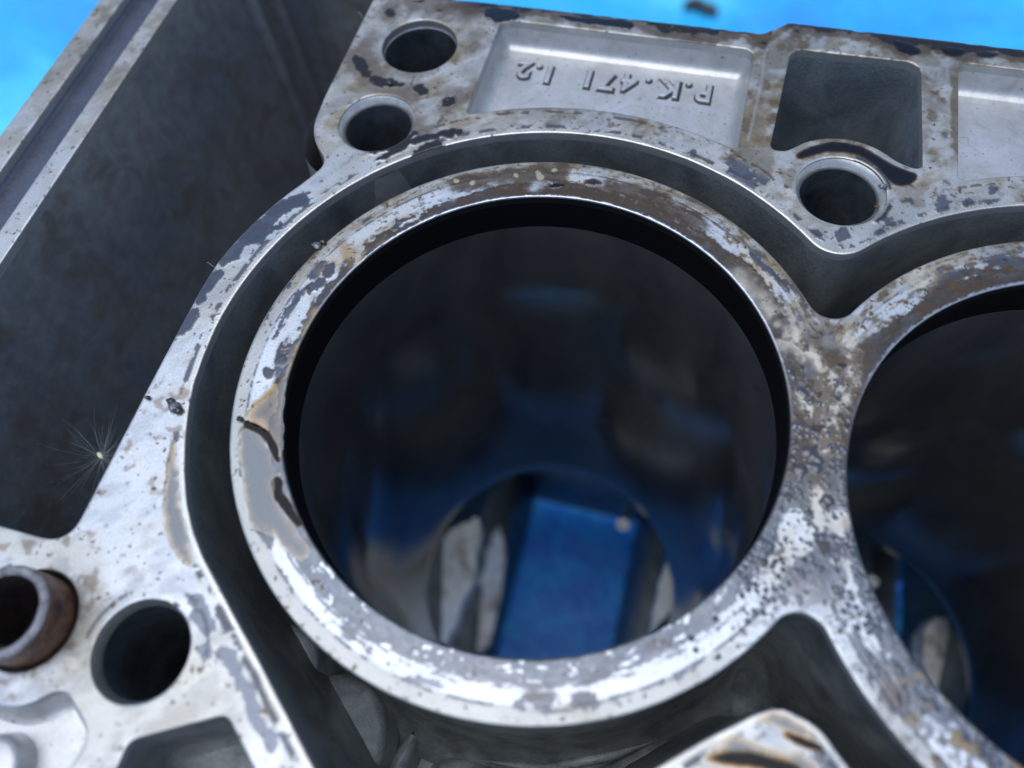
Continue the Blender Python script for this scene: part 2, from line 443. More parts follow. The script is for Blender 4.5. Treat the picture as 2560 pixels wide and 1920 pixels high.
MAT_GROOVE = m_cast('wet_groove_floor', (0.10, 0.11, 0.14), (0.17, 0.18, 0.22), 0.6, 0.22, 0.05, 0.3)
MAT_CHAMFER = m_cast('machined_chamfer', (0.42, 0.40, 0.37), (0.66, 0.65, 0.63), 0.8, 0.3, 0.02, 2.0)
MAT_BEARING = m_cast('machined_bearing_face', (0.72, 0.72, 0.72), (0.90, 0.90, 0.89), 0.0, 0.35, 0.05, 0.6, (0.25, 0.16, 0.09, 1))
MAT_RUST = m_cast('rusty_steel', (0.045, 0.02, 0.02), (0.30, 0.16, 0.09), 0.35, 0.38, 0.08, 2.0)
MAT_RIM = m_cast('worn_rusty_rim', (0.16, 0.13, 0.13), (0.42, 0.43, 0.47), 0.7, 0.3, 0.10, 2.5)
MAT_SLEEVEBORE = m_cast('dark_sleeve_bore', (0.02, 0.014, 0.014), (0.07, 0.05, 0.045), 0.2, 0.4, 0.08, 1.5)  # near-black tone for the inner wall of the sleeve
MAT_STEEL = simple('worn_steel_rim', (0.42, 0.43, 0.47), 0.3, 0.8, 2.0, 0.03, 0.25)
MAT_AMBER = m_oil('amber_oil', (0.26, 0.15, 0.07))
MAT_BROWN = m_oil('brown_oil', (0.07, 0.05, 0.042), 1.6)
MAT_DARKOIL = m_oil('dark_thick_oil', (0.016, 0.008, 0.005), 1.28)
MAT_POOL = m_oil('sky_mirroring_oil', (0.004, 0.0025, 0.002), 2.1)
MAT_BLACK = m_oil('black_oil', (0.006, 0.004, 0.004))
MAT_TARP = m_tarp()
MAT_SOOT = simple('sludge', (0.02, 0.018, 0.017), 0.25, 0.0, 2.0, 0.03, 0.5, 0.5)
MAT_GRIME_SHADE = simple('grime_shade', (0.03, 0.03, 0.032), 0.35, 0.0, 2.0, 0.03, 0.5)
MAT_FLUFF = simple('seed_fluff', (0.20, 0.225, 0.24), 0.5, 0.0, 2.0, 0.0, 0.1)
MAT_SEED = simple('seed_core', (0.75, 0.72, 0.45), 0.5, 0.0, 2.0, 0.05, 0.2)
MAT_METALCHIP = simple('metal_scrap', (0.20, 0.20, 0.22), 0.38, 0.7, 3.0, 0.05, 0.4)

# ------------------------------------------------------------------ ground
def tarp():
    n = 160; s = 4.0
    g1 = np.linspace(-1, 1, n); g1 = np.sign(g1) * np.abs(g1) ** 2.2 * s
    X, Y = np.meshgrid(g1, g1); x, y = X.ravel() * 1000, Y.ravel() * 1000
    Z = (fbm(x, y, 220, 3, 4) - 0.5) * 14 * sst(130, 320, np.hypot(x - 40, y - 20) * 0.8)
    V = np.c_[X.ravel(), Y.ravel(), (Z - Z0 - 1) * MM]
    i = np.arange(n * n).reshape(n, n); F = np.stack([i[:-1, :-1], i[:-1, 1:], i[1:, 1:], i[1:, :-1]], -1).reshape(-1, 4)
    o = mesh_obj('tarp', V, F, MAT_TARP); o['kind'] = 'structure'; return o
tarp()

# ------------------------------------------------------------------ engine block contours (mm)
BORES = [0.0, 78.5, 157.0]; BR = 35.5; HALF = 39.25
BOLTS = dict(A=(-37.6, 65.3), B=(-39.1, 45.3), C=(39.2, 45.5), D=(-38.8, -45.4), E=(39.25, -46.0), F=(117.7, 45.5), G=(117.7, -46))
def union_outline(R, ymin, lower=None):
    """outline round the row of bores: discs of radius R joined by fillets that reach down to |y| = ymin"""
    rho = (HALF ** 2 + ymin ** 2 - R ** 2) / (2 * (R - ymin)); yc = ymin + rho; a = math.degrees(math.atan2(yc, HALF))
    up = []
    for i, cx in enumerate(BORES):
        up += arc(cx, 0, R, 180 if i == 0 else 180 - a, a if i < len(BORES) - 1 else 0)
        if i < len(BORES) - 1: up += arc(cx + HALF, yc, rho, 180 + a, 360 - a)
    up = np.array(up); lo = up[::-1].copy(); lo[:, 1] *= -1
    if lower is not None: lo = lower(lo)
    P = np.vstack([up, lo]); return resample(P, 0.4)
def lower_jacket(lo):
    keep = lo[lo[:, 0] > HALF]
    left = [(38.0, -32.6), (36.4, -33.1), (34.6, -34.2), (33.4, -35.2), (30.3, -37.6), (27.3, -40.2), (25.1, -42.2), (21.5, -45.6), (16.5, -49.6), (10, -53.6), (3, -56), (-4, -56.3), (-9, -54.8),
            (-12.8, -52.1), (-18.1, -47.6), (-23.3, -43.2), (-29.0, -38.6), (-32.9, -35.4), (-36.3, -32.6), (-39.2, -29.6), (-41.6, -26.4), (-43.9, -22.4), (-46.0, -17.8), (-47.6, -13.4), (-48.7, -9.3), (-49.3, -4.5)]
    return np.vstack([keep, np.array(left)])
RING = union_outline(42.95, 21.35)
JACKET = smooth_closed(union_outline(49.55, 33.0, lower_jacket)[::2], 2, 0.4)
OUTER = rounded([(-106.3, -66, 0), (-106.3, 116, 3), (-46.5, 116, 2), (-46.5, 78.6, 2), (23.6, 79.1, 3), (27.4, 82.8, 2.5), (232, 82.5, 4), (232, -66, 4)][::-1])
GROOVE = rounded([(-101.4, -63, 1.5), (-94.2, -63, 1.5), (-94.0, 112, 1.5), (-101.6, 112, 1.5)])
cav = [(-90.2, -35.4, 4), (-55.0, -35.6, 3.2), (-55.1, -8, 0), (-54.9, 6, 0)] + [(x, y, 0) for x, y in arc(0, 0, 55.6, 168.5, 147, 1.5)] + \
      [(-44.6, 34.4, 1.6)] + [(x, y, 0) for x, y in arc(-39.1, 45.3, 11.2, 232, 183, 1.5)] + [(-50.6, 50, 0), (-50.6, 106, 5), (-90.4, 106, 5)]
CAVITY = smooth_closed(rounded(cav, 0.8)[::2], 2, 0.45)
RECT = rounded([(28.7, 76.5, 2.6), (50.5, 76.7, 2.6), (51.3, 51.9, 1.3)] + [(48.2, 52.9, 1.5)] + [(x, y, 0) for x, y in arc(39.2, 45.5, 11.1, 47, 125, 1.2)] + [(30.2, 52.2, 2.0), (27.5, 51.8, 2.0)])
def top_pocket(x0, x1, cx, yt=75.0):
    pts = [(x0, yt, 2.0), (x1, yt, 2.0), (x1, math.sqrt(55.4 ** 2 - (x1 - cx) ** 2) , 1.5)]
    a1 = math.degrees(math.acos((x1 - cx - 2.5) / 55.4)); a0 = math.degrees(math.acos((x0 - cx + 2.5) / 55.4))
    pts += [(x, y, 0) for x, y in arc(cx, 0, 55.4, a1, a0, 1.2)]
    pts += [(x0, math.sqrt(55.4 ** 2 - (x0 - cx) ** 2), 1.5)]
    return rounded(pts)
LETTERP = top_pocket(-24.3, 22.5, 0)
RIGHTP = top_pocket(56.6, 101.5, 78.5, 78.0)
FARP = top_pocket(132, 180, 157.0, 78.0)
POCKP = smooth_closed([(-68, -54.6), (-60, -55.2), (-52.5, -55.8), (-49.4, -54.6), (-47.6, -52.6), (-45.6, -52.0), (-43.6, -53.4), (-41.0, -55.0), (-40.4, -57.0), (-41.2, -61), (-44, -63), (-56, -63.4), (-66, -62.5)], 3, 0.45)
POCKQ = rounded([(-35.4, -55.0, 1.6), (-25.1, -49.4, 1.5), (-17.5, -55.6, 2), (-21, -62.5, 1.5), (-35.4, -62.5, 1.5)])
HOLE_R = dict(A=(7.05, 6.9), B=(6.75, 5.86), C=(6.9, 5.93), D=(6.25, 5.75), E=(6.7, 5.9), F=(6.7, 5.9), G=(6.7, 5.9))
DOWEL = (-54.93, -45.56)
holes = [JACKET, GROOVE, CAVITY, RECT, LETTERP, RIGHTP, FARP, POCKP, POCKQ, circle(*DOWEL, 6.35)] + [circle(*BOLTS[k], HOLE_R[k][0]) for k in BOLTS]

# ------------------------------------------------------------------ dirt painting
AL = np.array([0.59, 0.62, 0.65]); CREAM = np.array([0.56, 0.51, 0.42]); FILM = np.array([0.115, 0.128, 0.158])
TAN = np.array([0.36, 0.24, 0.11]); BRN = np.array([0.10, 0.065, 0.04]); BLK = np.array([0.012, 0.011, 0.012]); DULL = np.array([0.40, 0.39, 0.36])
def blend(C, c, m): return C * (1 - m[:, None]) + np.asarray(c) * m[:, None]
class Paint:
    def __init__(s, X, Y, base=AL, rough=0.40):
        n = len(X); s.X, s.Y = X, Y
        v = fbm(X, Y, 9, 21, 4); s.C = np.tile(base, (n, 1)) * (0.86 + 0.26 * v)[:, None]
        s.R = np.full(n, rough) + 0.10 * (fbm(X, Y, 3, 31, 3) - 0.5); s.M = np.full(n, 0.78); s.B = np.full(n, 0.5); s.H = np.zeros(n)
    def put(s, c, m, rough=None, metal=None, height=0.0, b=None):
        s.C = blend(s.C, c, m)
        if rough is not None: s.R = s.R * (1 - m) + rough * m
        if metal is not None: s.M = s.M * (1 - m) + metal * m
        if b is not None: s.B = s.B * (1 - m) + b * m
        s.H += height * m
    def tint(s, c, m): s.C = s.C * (1 - m[:, None] * (1 - np.asarray(c)))
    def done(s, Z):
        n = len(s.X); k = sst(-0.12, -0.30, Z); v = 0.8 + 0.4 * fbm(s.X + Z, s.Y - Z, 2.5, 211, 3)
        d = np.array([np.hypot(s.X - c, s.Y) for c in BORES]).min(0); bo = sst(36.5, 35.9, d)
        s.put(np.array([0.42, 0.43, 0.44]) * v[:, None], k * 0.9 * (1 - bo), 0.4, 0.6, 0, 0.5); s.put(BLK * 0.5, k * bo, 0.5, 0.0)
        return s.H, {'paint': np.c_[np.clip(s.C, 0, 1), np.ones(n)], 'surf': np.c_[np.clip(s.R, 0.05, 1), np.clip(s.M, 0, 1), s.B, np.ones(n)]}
def specks(p, size, thr, seed, region=None, col=BRN, h=0.03, rough=0.3, soft=0.03):
    n = fbm(p.X, p.Y, size, seed, 2)
    m = sst(thr, thr + soft, n)
    if region is not None: m = m * region
    p.put(col, m, rough, 0.1, h)
def beads(p, pts, rmin, rmax, col, h=0.5, rough=0.08, metal=0.0, seed=5):
    """small raised droplets at given mm points, placed on the mesh itself"""
    r_ = np.random.default_rng(seed)
    order = np.argsort(p.X); xs = p.X[order]
    for q in pts:
        r = r_.uniform(rmin, rmax); a = r_.uniform(0, math.pi); e = r_.uniform(0.6, 1.0)
        i0, i1 = np.searchsorted(xs, [q[0] - r * 1.5, q[0] + r * 1.5]); k = order[i0:i1]
        dx, dy = p.X[k] - q[0], p.Y[k] - q[1]; u = (dx * math.cos(a) + dy * math.sin(a)) / r; v = (-dx * math.sin(a) + dy * math.cos(a)) / (r * e)
        d = u * u + v * v; m = sst(1.15, 0.85, d)
        hh = np.sqrt(np.clip(1 - d, 0, 1)) * r * h
        p.C[k] = p.C[k] * (1 - m[:, None]) + col * m[:, None]; p.R[k] = p.R[k] * (1 - m) + rough * m; p.M[k] = p.M[k] * (1 - m) + metal * m
        p.B[k] = p.B[k] * (1 - m); p.H[k] = np.maximum(p.H[k], hh)

def paint_ring(X, Y, Z):
    p = Paint(X, Y); n = len(X)
    d = np.array([np.hypot(X - c, Y) for c in BORES]); ib = d.argmin(0); rb = d.min(0); th = np.degrees(np.arctan2(Y, X - np.array(BORES)[ib]))
    ds = np.sort(d, 0); wst = sst(20, 3, np.abs(ds[0] - ds[1]))                    # 1 near the web between two bores
    waist = wst * sst(24, 15, np.abs(Y))
    j1 = fbm(X, Y, 1.6, 41, 4) - 0.5; j2 = fbm(X, Y, 5.5, 42, 4) - 0.5; j3 = fbm(X, Y, 0.7, 43, 3) - 0.5
    arcl = np.radians(th) * 39 + ib * 400
    s1 = fbm(arcl, rb * 4.0, 6.0, 44, 5) - 0.5; s2 = fbm(arcl, rb * 3.0, 1.6, 45, 4) - 0.5        # streaks that run round the bore
    top = sst(25, 60, Y); up = sst(-5, 25, Y); low = sst(-10, -28, Y); lft = sst(-10, -30, X)
    rightup = sst(12, 26, X) * sst(8, 20, Y)
    # creamy burnt areas high on the ring and round the web
    p.put(CREAM, sst(-0.12, 0.14, j2 + 0.12 * up - 0.06 + 0.2 * waist + 0.4 * s1) * (0.62 * np.maximum(up * (1 - 0.6 * lft), waist)), 0.5, 0.5)
    p.tint((0.90, 0.84, 0.76), up * sst(-0.1, 0.15, s1 + 0.5 * j2) * 0.8)
    p.tint((0.70, 0.67, 0.62), sst(40.8, 41.1, rb) * (1 - wst) * 0.9)
    p.tint((0.62, 0.52, 0.38), sst(-0.04, 0.14, j1 + s1) * sst(40.6, 41.2, rb) * up * 0.75)
    p.tint((0.50, 0.42, 0.32), sst(0.0, 0.16, s2 + 0.5 * j3 + 0.03) * rightup * 0.8)
    # dark film next to the bore, ragged edge, wide at the top
    wide = 1.6 + 1.6 * low + 1.3 * sst(70, 95, th) * sst(140, 100, th) + 0.4 * sst(150, 120, np.abs(th)) * up + 1.6 * rightup
    e1 = (BR + wide) - rb + j1 * (1.8 - 0.9 * low) + j2 * (1.4 - 0.8 * low) + s1 * (4.0 - 2.4 * low) + j3 * (1.3 - 0.5 * low)
    f = sst(-0.22, 0.22, e1)
    fc = FILM * (1 + 0.9 * s2 + 0.5 * j3)[:, None] * (1 + up[:, None] * (np.array([0.30, 0.0, -0.36])[None, :] + 0.9 * s1[:, None])) * (1 - 0.60 * up)[:, None]
    p.tint((0.86, 0.66, 0.40), sst(-1.0, -0.1, e1) * up * sst(-0.05, 0.08, s1 + j2) * 0.9)
    p.put(FILM * 1.6, sst(-1.6, 0.4, e1) * (0.15 + 0.5 * sst(-0.05, 0.12, s1)) * (1 - 0.6 * low), 0.25, 0.6)
    p.put(fc, f * (0.86 + 0.14 * sst(-0.2, 0.1, s2)), 0.07, 0.55 - 0.33 * up, 0.05, 0.02)
    p.put(BRN * 0.8, f * up * sst(0.02, 0.14, j1 + s2) * 0.85, 0.2, 0.1, 0.03)
    p.put(BLK * 2, sst(0.30, 0.05, np.abs(e1)) * up * sst(-0.05, 0.05, j2) * 0.8, 0.2, 0.1, 0.05)
    chip = sst(0.20, 0.23, s2 + 0.3 * j3) * f * low; p.put(AL, chip * 0.85, 0.35, 0.8, 0.0)
    # film line in the seal groove and islands beside it
    g1 = sst(0.26, 0.10, np.abs(rb - 40.85 + 0.25 * j2)) * (1 - waist) * (0.35 + 0.65 * sst(-0.10, 0.0, j1))
    p.put(FILM * 0.7, g1 * 0.9, 0.2, 0.2, -0.05)
    g2 = sst(0.08, 0.12, s1 * 1.3 + 0.5 * j1 - np.abs(rb - 40.4) * 0.12 - 0.01) * (1 - waist) * sst(39, 39.4, rb)
    p.put(FILM * (1 + s2)[:, None], g2 * 0.95, 0.11, 0.5, 0.04, 0.05)
    g3 = sst(0.25, 0.10, np.abs(rb - 38.95 + 0.8 * j2)) * low * sst(-0.06, 0.03, s2 + 0.5 * j1)
    p.put(FILM * 1.1, g3, 0.12, 0.5, 0.03, 0.1)
    p.put(BRN, sst(0.13, 0.22, s2 + 0.7 * j3) * up * sst(37.0, 38.0, rb) * 0.7, 0.3, 0.1, 0.03)
    # web between the bores
    f = waist * sst(-0.10, -0.02, j1 * 0.8 + j2 * 0.3 + 0.10 * sst(3, 14, -np.abs(Y - 6) + 12) - 0.02)
    bare = strokes(X, Y, [[(2030, 880), (2075, 935), (2050, 985)], [(2135, 880), (2125, 960), (2100, 1000)], [(2090, 1005), (2078, 1060)], [(2015, 990), (2020, 1045)], [(2035, 1010), (2037, 1050)],
                          [(1990, 830), (2005, 900)], [(2055, 1240), (2040, 1300), (2010, 1380)], [(2080, 1290), (2100, 1400)], [(2060, 1090), (2052, 1110)], [(2088, 1080), (2080, 1105)]], 2.0)
    bare2 = strokes(X, Y, [[(1850, 700), (1905, 760), (1950, 810), (1975, 860)], [(2300, 690), (2230, 730), (2170, 790), (2120, 850)], [(2000, 1300), (1930, 1400), (1860, 1480)], [(2090, 1300), (2150, 1480), (2230, 1640)]], 3.2)
    bare = np.maximum(bare, bare2)
    f = np.maximum(waist * 0.93, 0) * sst(0.55, 0.35, bare + 0.9 * j1 + 0.5 * j3)
    wu = sst(-14, -2, Y)
    p.put(FILM * (1 + 1.0 * (fbm(X, Y, 0.8, 52, 3) - 0.5))[:, None] * (np.array([1, 1, 1])[None, :] * (1 - wu[:, None]) + np.array([0.80, 0.66, 0.50])[None, :] * wu[:, None]), f, 0.14, 0.2, 0.05, 0.25)
    p.put(CREAM * 1.05, bare * sst(-0.02, 0.12, j2 + 0.1) * 0.7 * (Y > -10), 0.5, 0.4)
    p.put(BRN * 1.0, sst(0.08, 0.22, j2 + 0.5 * j1 + 0.5 * s1) * np.maximum(waist * sst(-8, 0, Y), 0.9 * top) * 0.85, 0.15, 0.1, 0.02)
    # gritty lower right part of the web, black crumbs
    grit = wst * low
    q = fbm(X * 0.8 + Y * 0.5, (Y * 0.8 - X * 0.5) * 2.2, 1.0, 61, 3); p.put(FILM * 0.7, sst(0.52, 0.62, q) * grit * 0.65, 0.12, 0.4, 0.05)
    q = fbm(X, Y, 1.3, 62, 2); p.put(BLK, sst(0.70, 0.76, q) * np.maximum(grit, 0.8 * waist), 0.25, 0, 0.10)
    grit2 = sst(46, 57, X) * sst(-19, -27, Y); q = fbm(X, Y, 1.1, 63, 3)
    p.put(FILM * 0.5, sst(0.45, 0.55, q) * grit2 * 0.85, 0.4, 0.1, 0.12); p.put(TAN, sst(0.60, 0.70, q) * grit2 * 0.6, 0.5, 0.1, 0.05)
    # brown varnish along the top of the ring and the tan run at upper left
    pu = strokes(X, Y, [[(598, 1090), (600, 1170), (620, 1270), (650, 1320)], [(640, 1090), (660, 1160), (670, 1230), (700, 1300), (750, 1370)], [(625, 1070), (640, 1200), (670, 1310)]], 2.6)
    p.put(BRN * 1.2, sst(0.2, 0.9, pu) * sst(41.3, 40.6, rb), 0.2, 0.2)
    br = strokes(X, Y, [[(1150, 470), (1250, 448), (1400, 440)], [(1500, 455), (1600, 480), (1700, 530), (1760, 570)], [(1250, 480), (1380, 475), (1560, 500)]], 4.6)
    p.put(np.array([0.080, 0.055, 0.036]), sst(0.15, 0.9, br + j2 * 0.9 + 1.2 * s1) * 0.9, 0.12, 0.2, 0.03, 0.1)
    p.put(AL, strokes(X, Y, [[(1460, 445), (1500, 452)], [(1110, 480), (1130, 490)], [(1340, 470)]], 1.6) * 0.9, 0.35, 0.6)
    ys = strokes(X, Y, [[(1292, 440)], [(1345, 432), (1352, 445)], [(1386, 427)], [(1432, 425)], [(1183, 460)], [(1138, 452)]], 1.0)
    p.put((0.42, 0.39, 0.28), sst(0.35, 0.7, ys) * 0.8, 0.35, 0.2, 0.05)
    ta = strokes(X, Y, [[(850, 612), (872, 640)]], 3.2) * sst(41.0, 40.2, rb)
    p.put(TAN, ta * 0.85, 0.3, 0.3)
    ta = strokes(X, Y, [[(815, 683), (835, 662)], [(905, 655), (960, 610)], [(790, 780), (760, 840)], [(745, 870), (725, 930)]], 1.6)
    p.put(TAN * 1.1, ta * 0.7, 0.3, 0.3)
    isl = strokes(X, Y, [[(778, 722), (800, 708)], [(828, 672), (822, 690)], [(1120, 540), (1090, 548)], [(925, 640), (950, 620)], [(700, 905)], [(672, 930)], [(1000, 560), (985, 572)]], 1.5)
    p.put(FILM * 0.6, sst(0.35, 0.5, isl + j1 * 0.9), 0.15, 0.2, 0.10)
    # chips, pits and specks
    specks(p, 0.8, 0.80, 71, sst(36.6, 37.5, rb), BRN, 0.03)
    specks(p, 0.45, 0.86, 72, None, BLK, 0.02)
    # bright ragged bead on the very edge of the bores
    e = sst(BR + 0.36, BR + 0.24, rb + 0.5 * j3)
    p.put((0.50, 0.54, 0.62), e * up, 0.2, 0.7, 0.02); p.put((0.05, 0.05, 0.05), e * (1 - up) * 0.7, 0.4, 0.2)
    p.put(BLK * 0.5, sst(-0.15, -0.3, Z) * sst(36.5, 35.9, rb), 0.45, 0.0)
    # wet beads crowding the web
    r_ = np.random.default_rng(77); pts = []
    for _ in range(2400):
        x = r_.uniform(31, 48); y = r_.uniform(-34, 12)
        da, db = math.hypot(x, y), math.hypot(x - 78.5, y)
        if da < BR + 0.3 or db < BR + 0.3: continue
        if abs(y) > 17 and min(da, db) > 42: continue
        edge = min(da, db) - BR
        prob = (0.9 if edge < 1.3 else 0.55) * (0.25 + 0.75 * (y < 4)) * (1 if y > -22 else 0.3)
        if r_.random() < prob * 0.55: pts.append((x, y))
    beads(p, pts, 0.14, 0.42, np.array([0.13, 0.14, 0.16]), 0.75, 0.06, 0.7, 8)
    beads(p, AT([(2002, 978), (2010, 984)]), 0.5, 0.8, np.array([0.10, 0.10, 0.11]), 0.35, 0.06, 0.5, 9)
    beads(p, AT([(2020, 1130), (2032, 1140), (2045, 1150), (2070, 1250), (2060, 1260), (2002, 1175), (2025, 1165), (2040, 1170)]), 0.5, 0.9, np.array([0.10, 0.10, 0.11]), 0.4, 0.06, 0.5, 10)
    beads(p, [(BR * 0, 0)], 0.1, 0.1, FILM)
    r2 = np.random.default_rng(78); pts = []
    for _ in range(16):
        a = math.radians(r2.uniform(-62, -20)); r = r2.uniform(36.5, 42); pts.append((r * math.cos(a), r * math.sin(a)))
    beads(p, pts, 0.15, 0.45, BLK * 2, 0.4, 0.08, 0.0, 12)
    return p.done(Z)

def dist_to(P, X, Y, m):
    out = np.full(len(X), 1e3); idx = np.nonzero(m)[0]
    for k in range(0, len(idx), 4000):
        q = idx[k:k + 4000]; out[q] = np.sqrt(((X[q, None] - P[None, :, 0]) ** 2 + (Y[q, None] - P[None, :, 1]) ** 2).min(1))
    return out
def paint_deck(X, Y, Z):
    p = Paint(X, Y, AL * 0.97, 0.40)
    d = np.array([np.hypot(X - c, Y) for c in BORES]); rb = d.min(0)
    dj = dist_to(JACKET, X, Y, in_frame(X, Y) & (rb < 66) & (rb > 44))
    j1 = fbm(X, Y, 1.8, 141, 4) - 0.5; j2 = fbm(X, Y, 6.0, 142, 4) - 0.5; j3 = fbm(X, Y, 0.7, 143, 3) - 0.5
    top = sst(30, 45, Y); left = sst(-30, -45, X) * sst(70, 30, Y)
    rail_ = sst(-88, -90, X)
    # greasy grey-brown veil over the upper part
    p.tint((0.62, 0.57, 0.49), sst(-0.08, 0.20, j2 + 0.6 * j1 + 0.04) * top * (0.55 + 0.45 * sst(0, 30, X)))
    p.tint((0.55, 0.48, 0.38), sst(0.02, 0.22, fbm(X, Y, 3.0, 152, 4) - 0.48 + 0.10 * sst(74, 79, Y)) * top * 0.7)
    p.tint((0.80, 0.74, 0.64), sst(0.0, 0.2, fbm(X, Y, 14, 151, 3) - 0.42) * (1 - top) * 0.7)
    p.tint((1.0, 0.93, 0.84), top * 0.9 + rail_ * 0.6)
    # film patches that follow the jacket edge
    band = sst(0.7, 1.2, dj) * sst(5.2, 2.6, dj)
    ring_l = sst(20, -10, X) * sst(-14, 4, Y) * sst(44, 38, Y)
    f = sst(0.06, 0.09, j2 + 0.45 * j1 - 0.06) * band * (X > 10)
    p.put(FILM * 1.0, f, 0.12, 0.4, 0.05, 0.05)
    tr = sst(44, 46, X) * sst(56, 52, Y) * sst(34, 36, Y)
    f = sst(0.0, 0.05, j2 + 0.5 * j1) * strokes(X, Y, [[(2290, 500), (2340, 480)], [(2120, 580), (2200, 585), (2240, 560)], [(1760, 400), (1800, 430), (1850, 470)], [(2380, 500), (2480, 490), (2560, 480)]], 5.5)
    p.put(FILM * 0.95, sst(0.2, 0.5, f), 0.18, 0.25, 0.05, 0.15)
    f = sst(0.30, 0.42, strokes(X, Y, [[(500, 735), (535, 690)], [(560, 650), (585, 620), (610, 600), (640, 560)], [(650, 590), (690, 570)], [(665, 560), (715, 515), (760, 500)], [(455, 820), (470, 790)]], 2.6) + 0.9 * j1)
    p.put(FILM * 1.1, f, 0.10, 0.5, 0.05, 0.04)
    f = sst(0.40, 0.5, strokes(X, Y, [[(490, 1500), (500, 1540), (515, 1560)], [(555, 1630), (580, 1640), (590, 1675)], [(600, 1700), (625, 1760), (650, 1830), (675, 1870)], [(510, 1635)], [(560, 1530), (575, 1560)]], 2.0) + 0.5 * j1)
    p.put(FILM * 1.3, f, 0.10, 0.5, 0.04, 0.04)
    sm = fbm(X * 0.6 + Y * 0.5, (Y * 0.6 - X * 0.5) * 2.5, 5.0, 181, 4) - 0.5
    p.tint((0.70, 0.71, 0.75), sst(0.02, 0.16, sm) * 0.6); p.tint((0.72, 0.62, 0.46), sst(0.05, 0.2, -sm + 0.4 * j2) * (0.25 + 0.5 * top))
    # dashed dark line beside the jacket edge
    f = sst(0.5, 0.3, np.abs(dj - 1.35 - 0.6 * j2)) * sst(0.0, 0.05, j1 + 0.02)
    p.put(FILM * 0.5, f * 0.9, 0.3, 0.2, 0.05)
    f = sst(0.4, 0.2, np.abs(rb - 54.2 - 0.5 * j2)) * sst(-0.02, 0.04, j1) * top
    p.put(BRN * 0.6, f * 0.85, 0.3, 0.1, 0.05)
    p.put((0.60, 0.58, 0.53), sst(0.75, 0.5, dj), 0.3, 0.8)
    # oil stains, dark spots and drips of the upper left corner
    st = strokes(X, Y, [[(905, 150), (925, 190), (960, 215), (1000, 225), (1040, 235)], [(975, 40), (980, 25)], [(1040, 15), (1200, 30)], [(930, 95), (905, 130)], [(1190, 120)], [(1120, 265), (1150, 245)], [(1000, 300), (1060, 330)], [(880, 130), (890, 160)]], 5.5)
    p.put((0.17, 0.13, 0.10), sst(0.15, 1.0, st + j2 * 0.8) * 0.75, 0.2, 0.4)
    bl = strokes(X, Y, [[(893, 147), (898, 165), (915, 190)], [(950, 200), (975, 205), (1003, 215)], [(1045, 222), (1060, 232)], [(1115, 258), (1128, 252)], [(975, 30), (980, 38)], [(1050, 5)], [(1100, 27)], [(935, 200), (955, 208)]], 1.9)
    p.put(BLK * 1.6, sst(0.30, 0.55, bl + 0.7 * j1), 0.12, 0.1, 0.10)
    bl = strokes(X, Y, [[(940, 400), (1000, 375), (1040, 355), (1100, 335), (1150, 325)], [(935, 378), (1000, 365), (1030, 340)], [(1040, 385), (1090, 362)]], 1.8)
    p.put(BLK * 2.5, sst(0.30, 0.5, bl + 0.8 * j1), 0.10, 0.3, 0.12)
    # black residue along the whole top edge
    yt = np.where(X < 25, 79.0, 82.7); e = yt - Y
    f = sst(0.0, 0.22, 0.52 - e * 0.13 + 0.9 * j2 + 0.3 * j1 + 0.1 * sst(-20, 8, X) * sst(30, 12, X)) * sst(-40, -34, X) * (e < 8)
    p.put(np.array([0.075, 0.055, 0.04]), f * 0.85 * (Y > 70), 0.15, 0.2, 0.05, 0.2)
    f = sst(0.0, 0.10, 0.34 - e * 0.20 + 1.2 * j2 + 0.4 * j1) * sst(-34, -28, X)
    p.put(BLK * 1.3, f * (Y > 72), 0.2, 0.05, 0.10)
    f = sst(0.8, 0.2, e) * sst(-0.2, 0.1, j1 + 0.1) * sst(-37, -30, X); p.put(BLK, f * (Y > 72), 0.4, 0.0, 0.10 )
    # scattered brown drops on the upper deck
    sp = strokes(X, Y, [[(2355, 250)], [(2372, 335)], [(2008, 115)], [(1938, 258)], [(1930, 300)], [(1912, 210)], [(1952, 115)], [(1870, 230)], [(1860, 320)], [(2330, 290)], [(2390, 200), (2388, 300), (2400, 380)], [(1880, 95), (1925, 92)], [(2180, 135)], [(2285, 360)]], 2.4)
    p.put((0.13, 0.09, 0.05), sst(0.2, 0.75, sp + 0.4 * j1) * 0.8, 0.2, 0.3)
    beads(p, AT([(2355, 250), (2374, 338), (2007, 113), (1938, 258)]), 0.3, 0.5, BRN, 0.5, 0.07, 0.0, 3)
    # rails: greasy smears, few dark dots
    rail = sst(-88, -90, X)
    p.tint((0.80, 0.72, 0.60), rail * sst(-0.05, 0.15, j2) * 0.8); p.put(AL * 0.95, rail * 0.25, 0.42)
    # lower left: brown speckle on bright metal
    reg = sst(-40, -50, X) * sst(0, -12, Y)
    specks(p, 1.5, 0.66, 161, reg * 0.6, BRN * 2.2, 0.02, 0.3, 0.12)
    p.tint((0.72, 0.72, 0.74), sst(0.05, 0.18, fbm(X, Y, 3.5, 163, 3) - 0.45) * sst(-20, -40, Y) * 0.6)
    dw = np.hypot(X - DOWEL[0] - 4, Y - DOWEL[1]); p.tint((0.5, 0.46, 0.40), sst(9, 5.5, dw) * sst(-0.2, 0.2, j1 + 0.1) * 0.7)
    hb = np.hypot(X + 38.3, Y + 45.4); f = sst(0.35, 0.2, np.abs(hb - 8.0)) * sst(0.0, 0.06, j1 + 0.02); p.put(FILM * 0.6, f * 0.8 * (Y > -46), 0.3, 0.3)
    specks(p, 0.8, 0.82, 171, None, BRN, 0.03); specks(p, 0.45, 0.86, 172, None, BLK * 1.5, 0.02)
    specks(p, 1.6, 0.80, 173, top * 0.7, BRN * 0.8, 0.04, 0.2, 0.08)
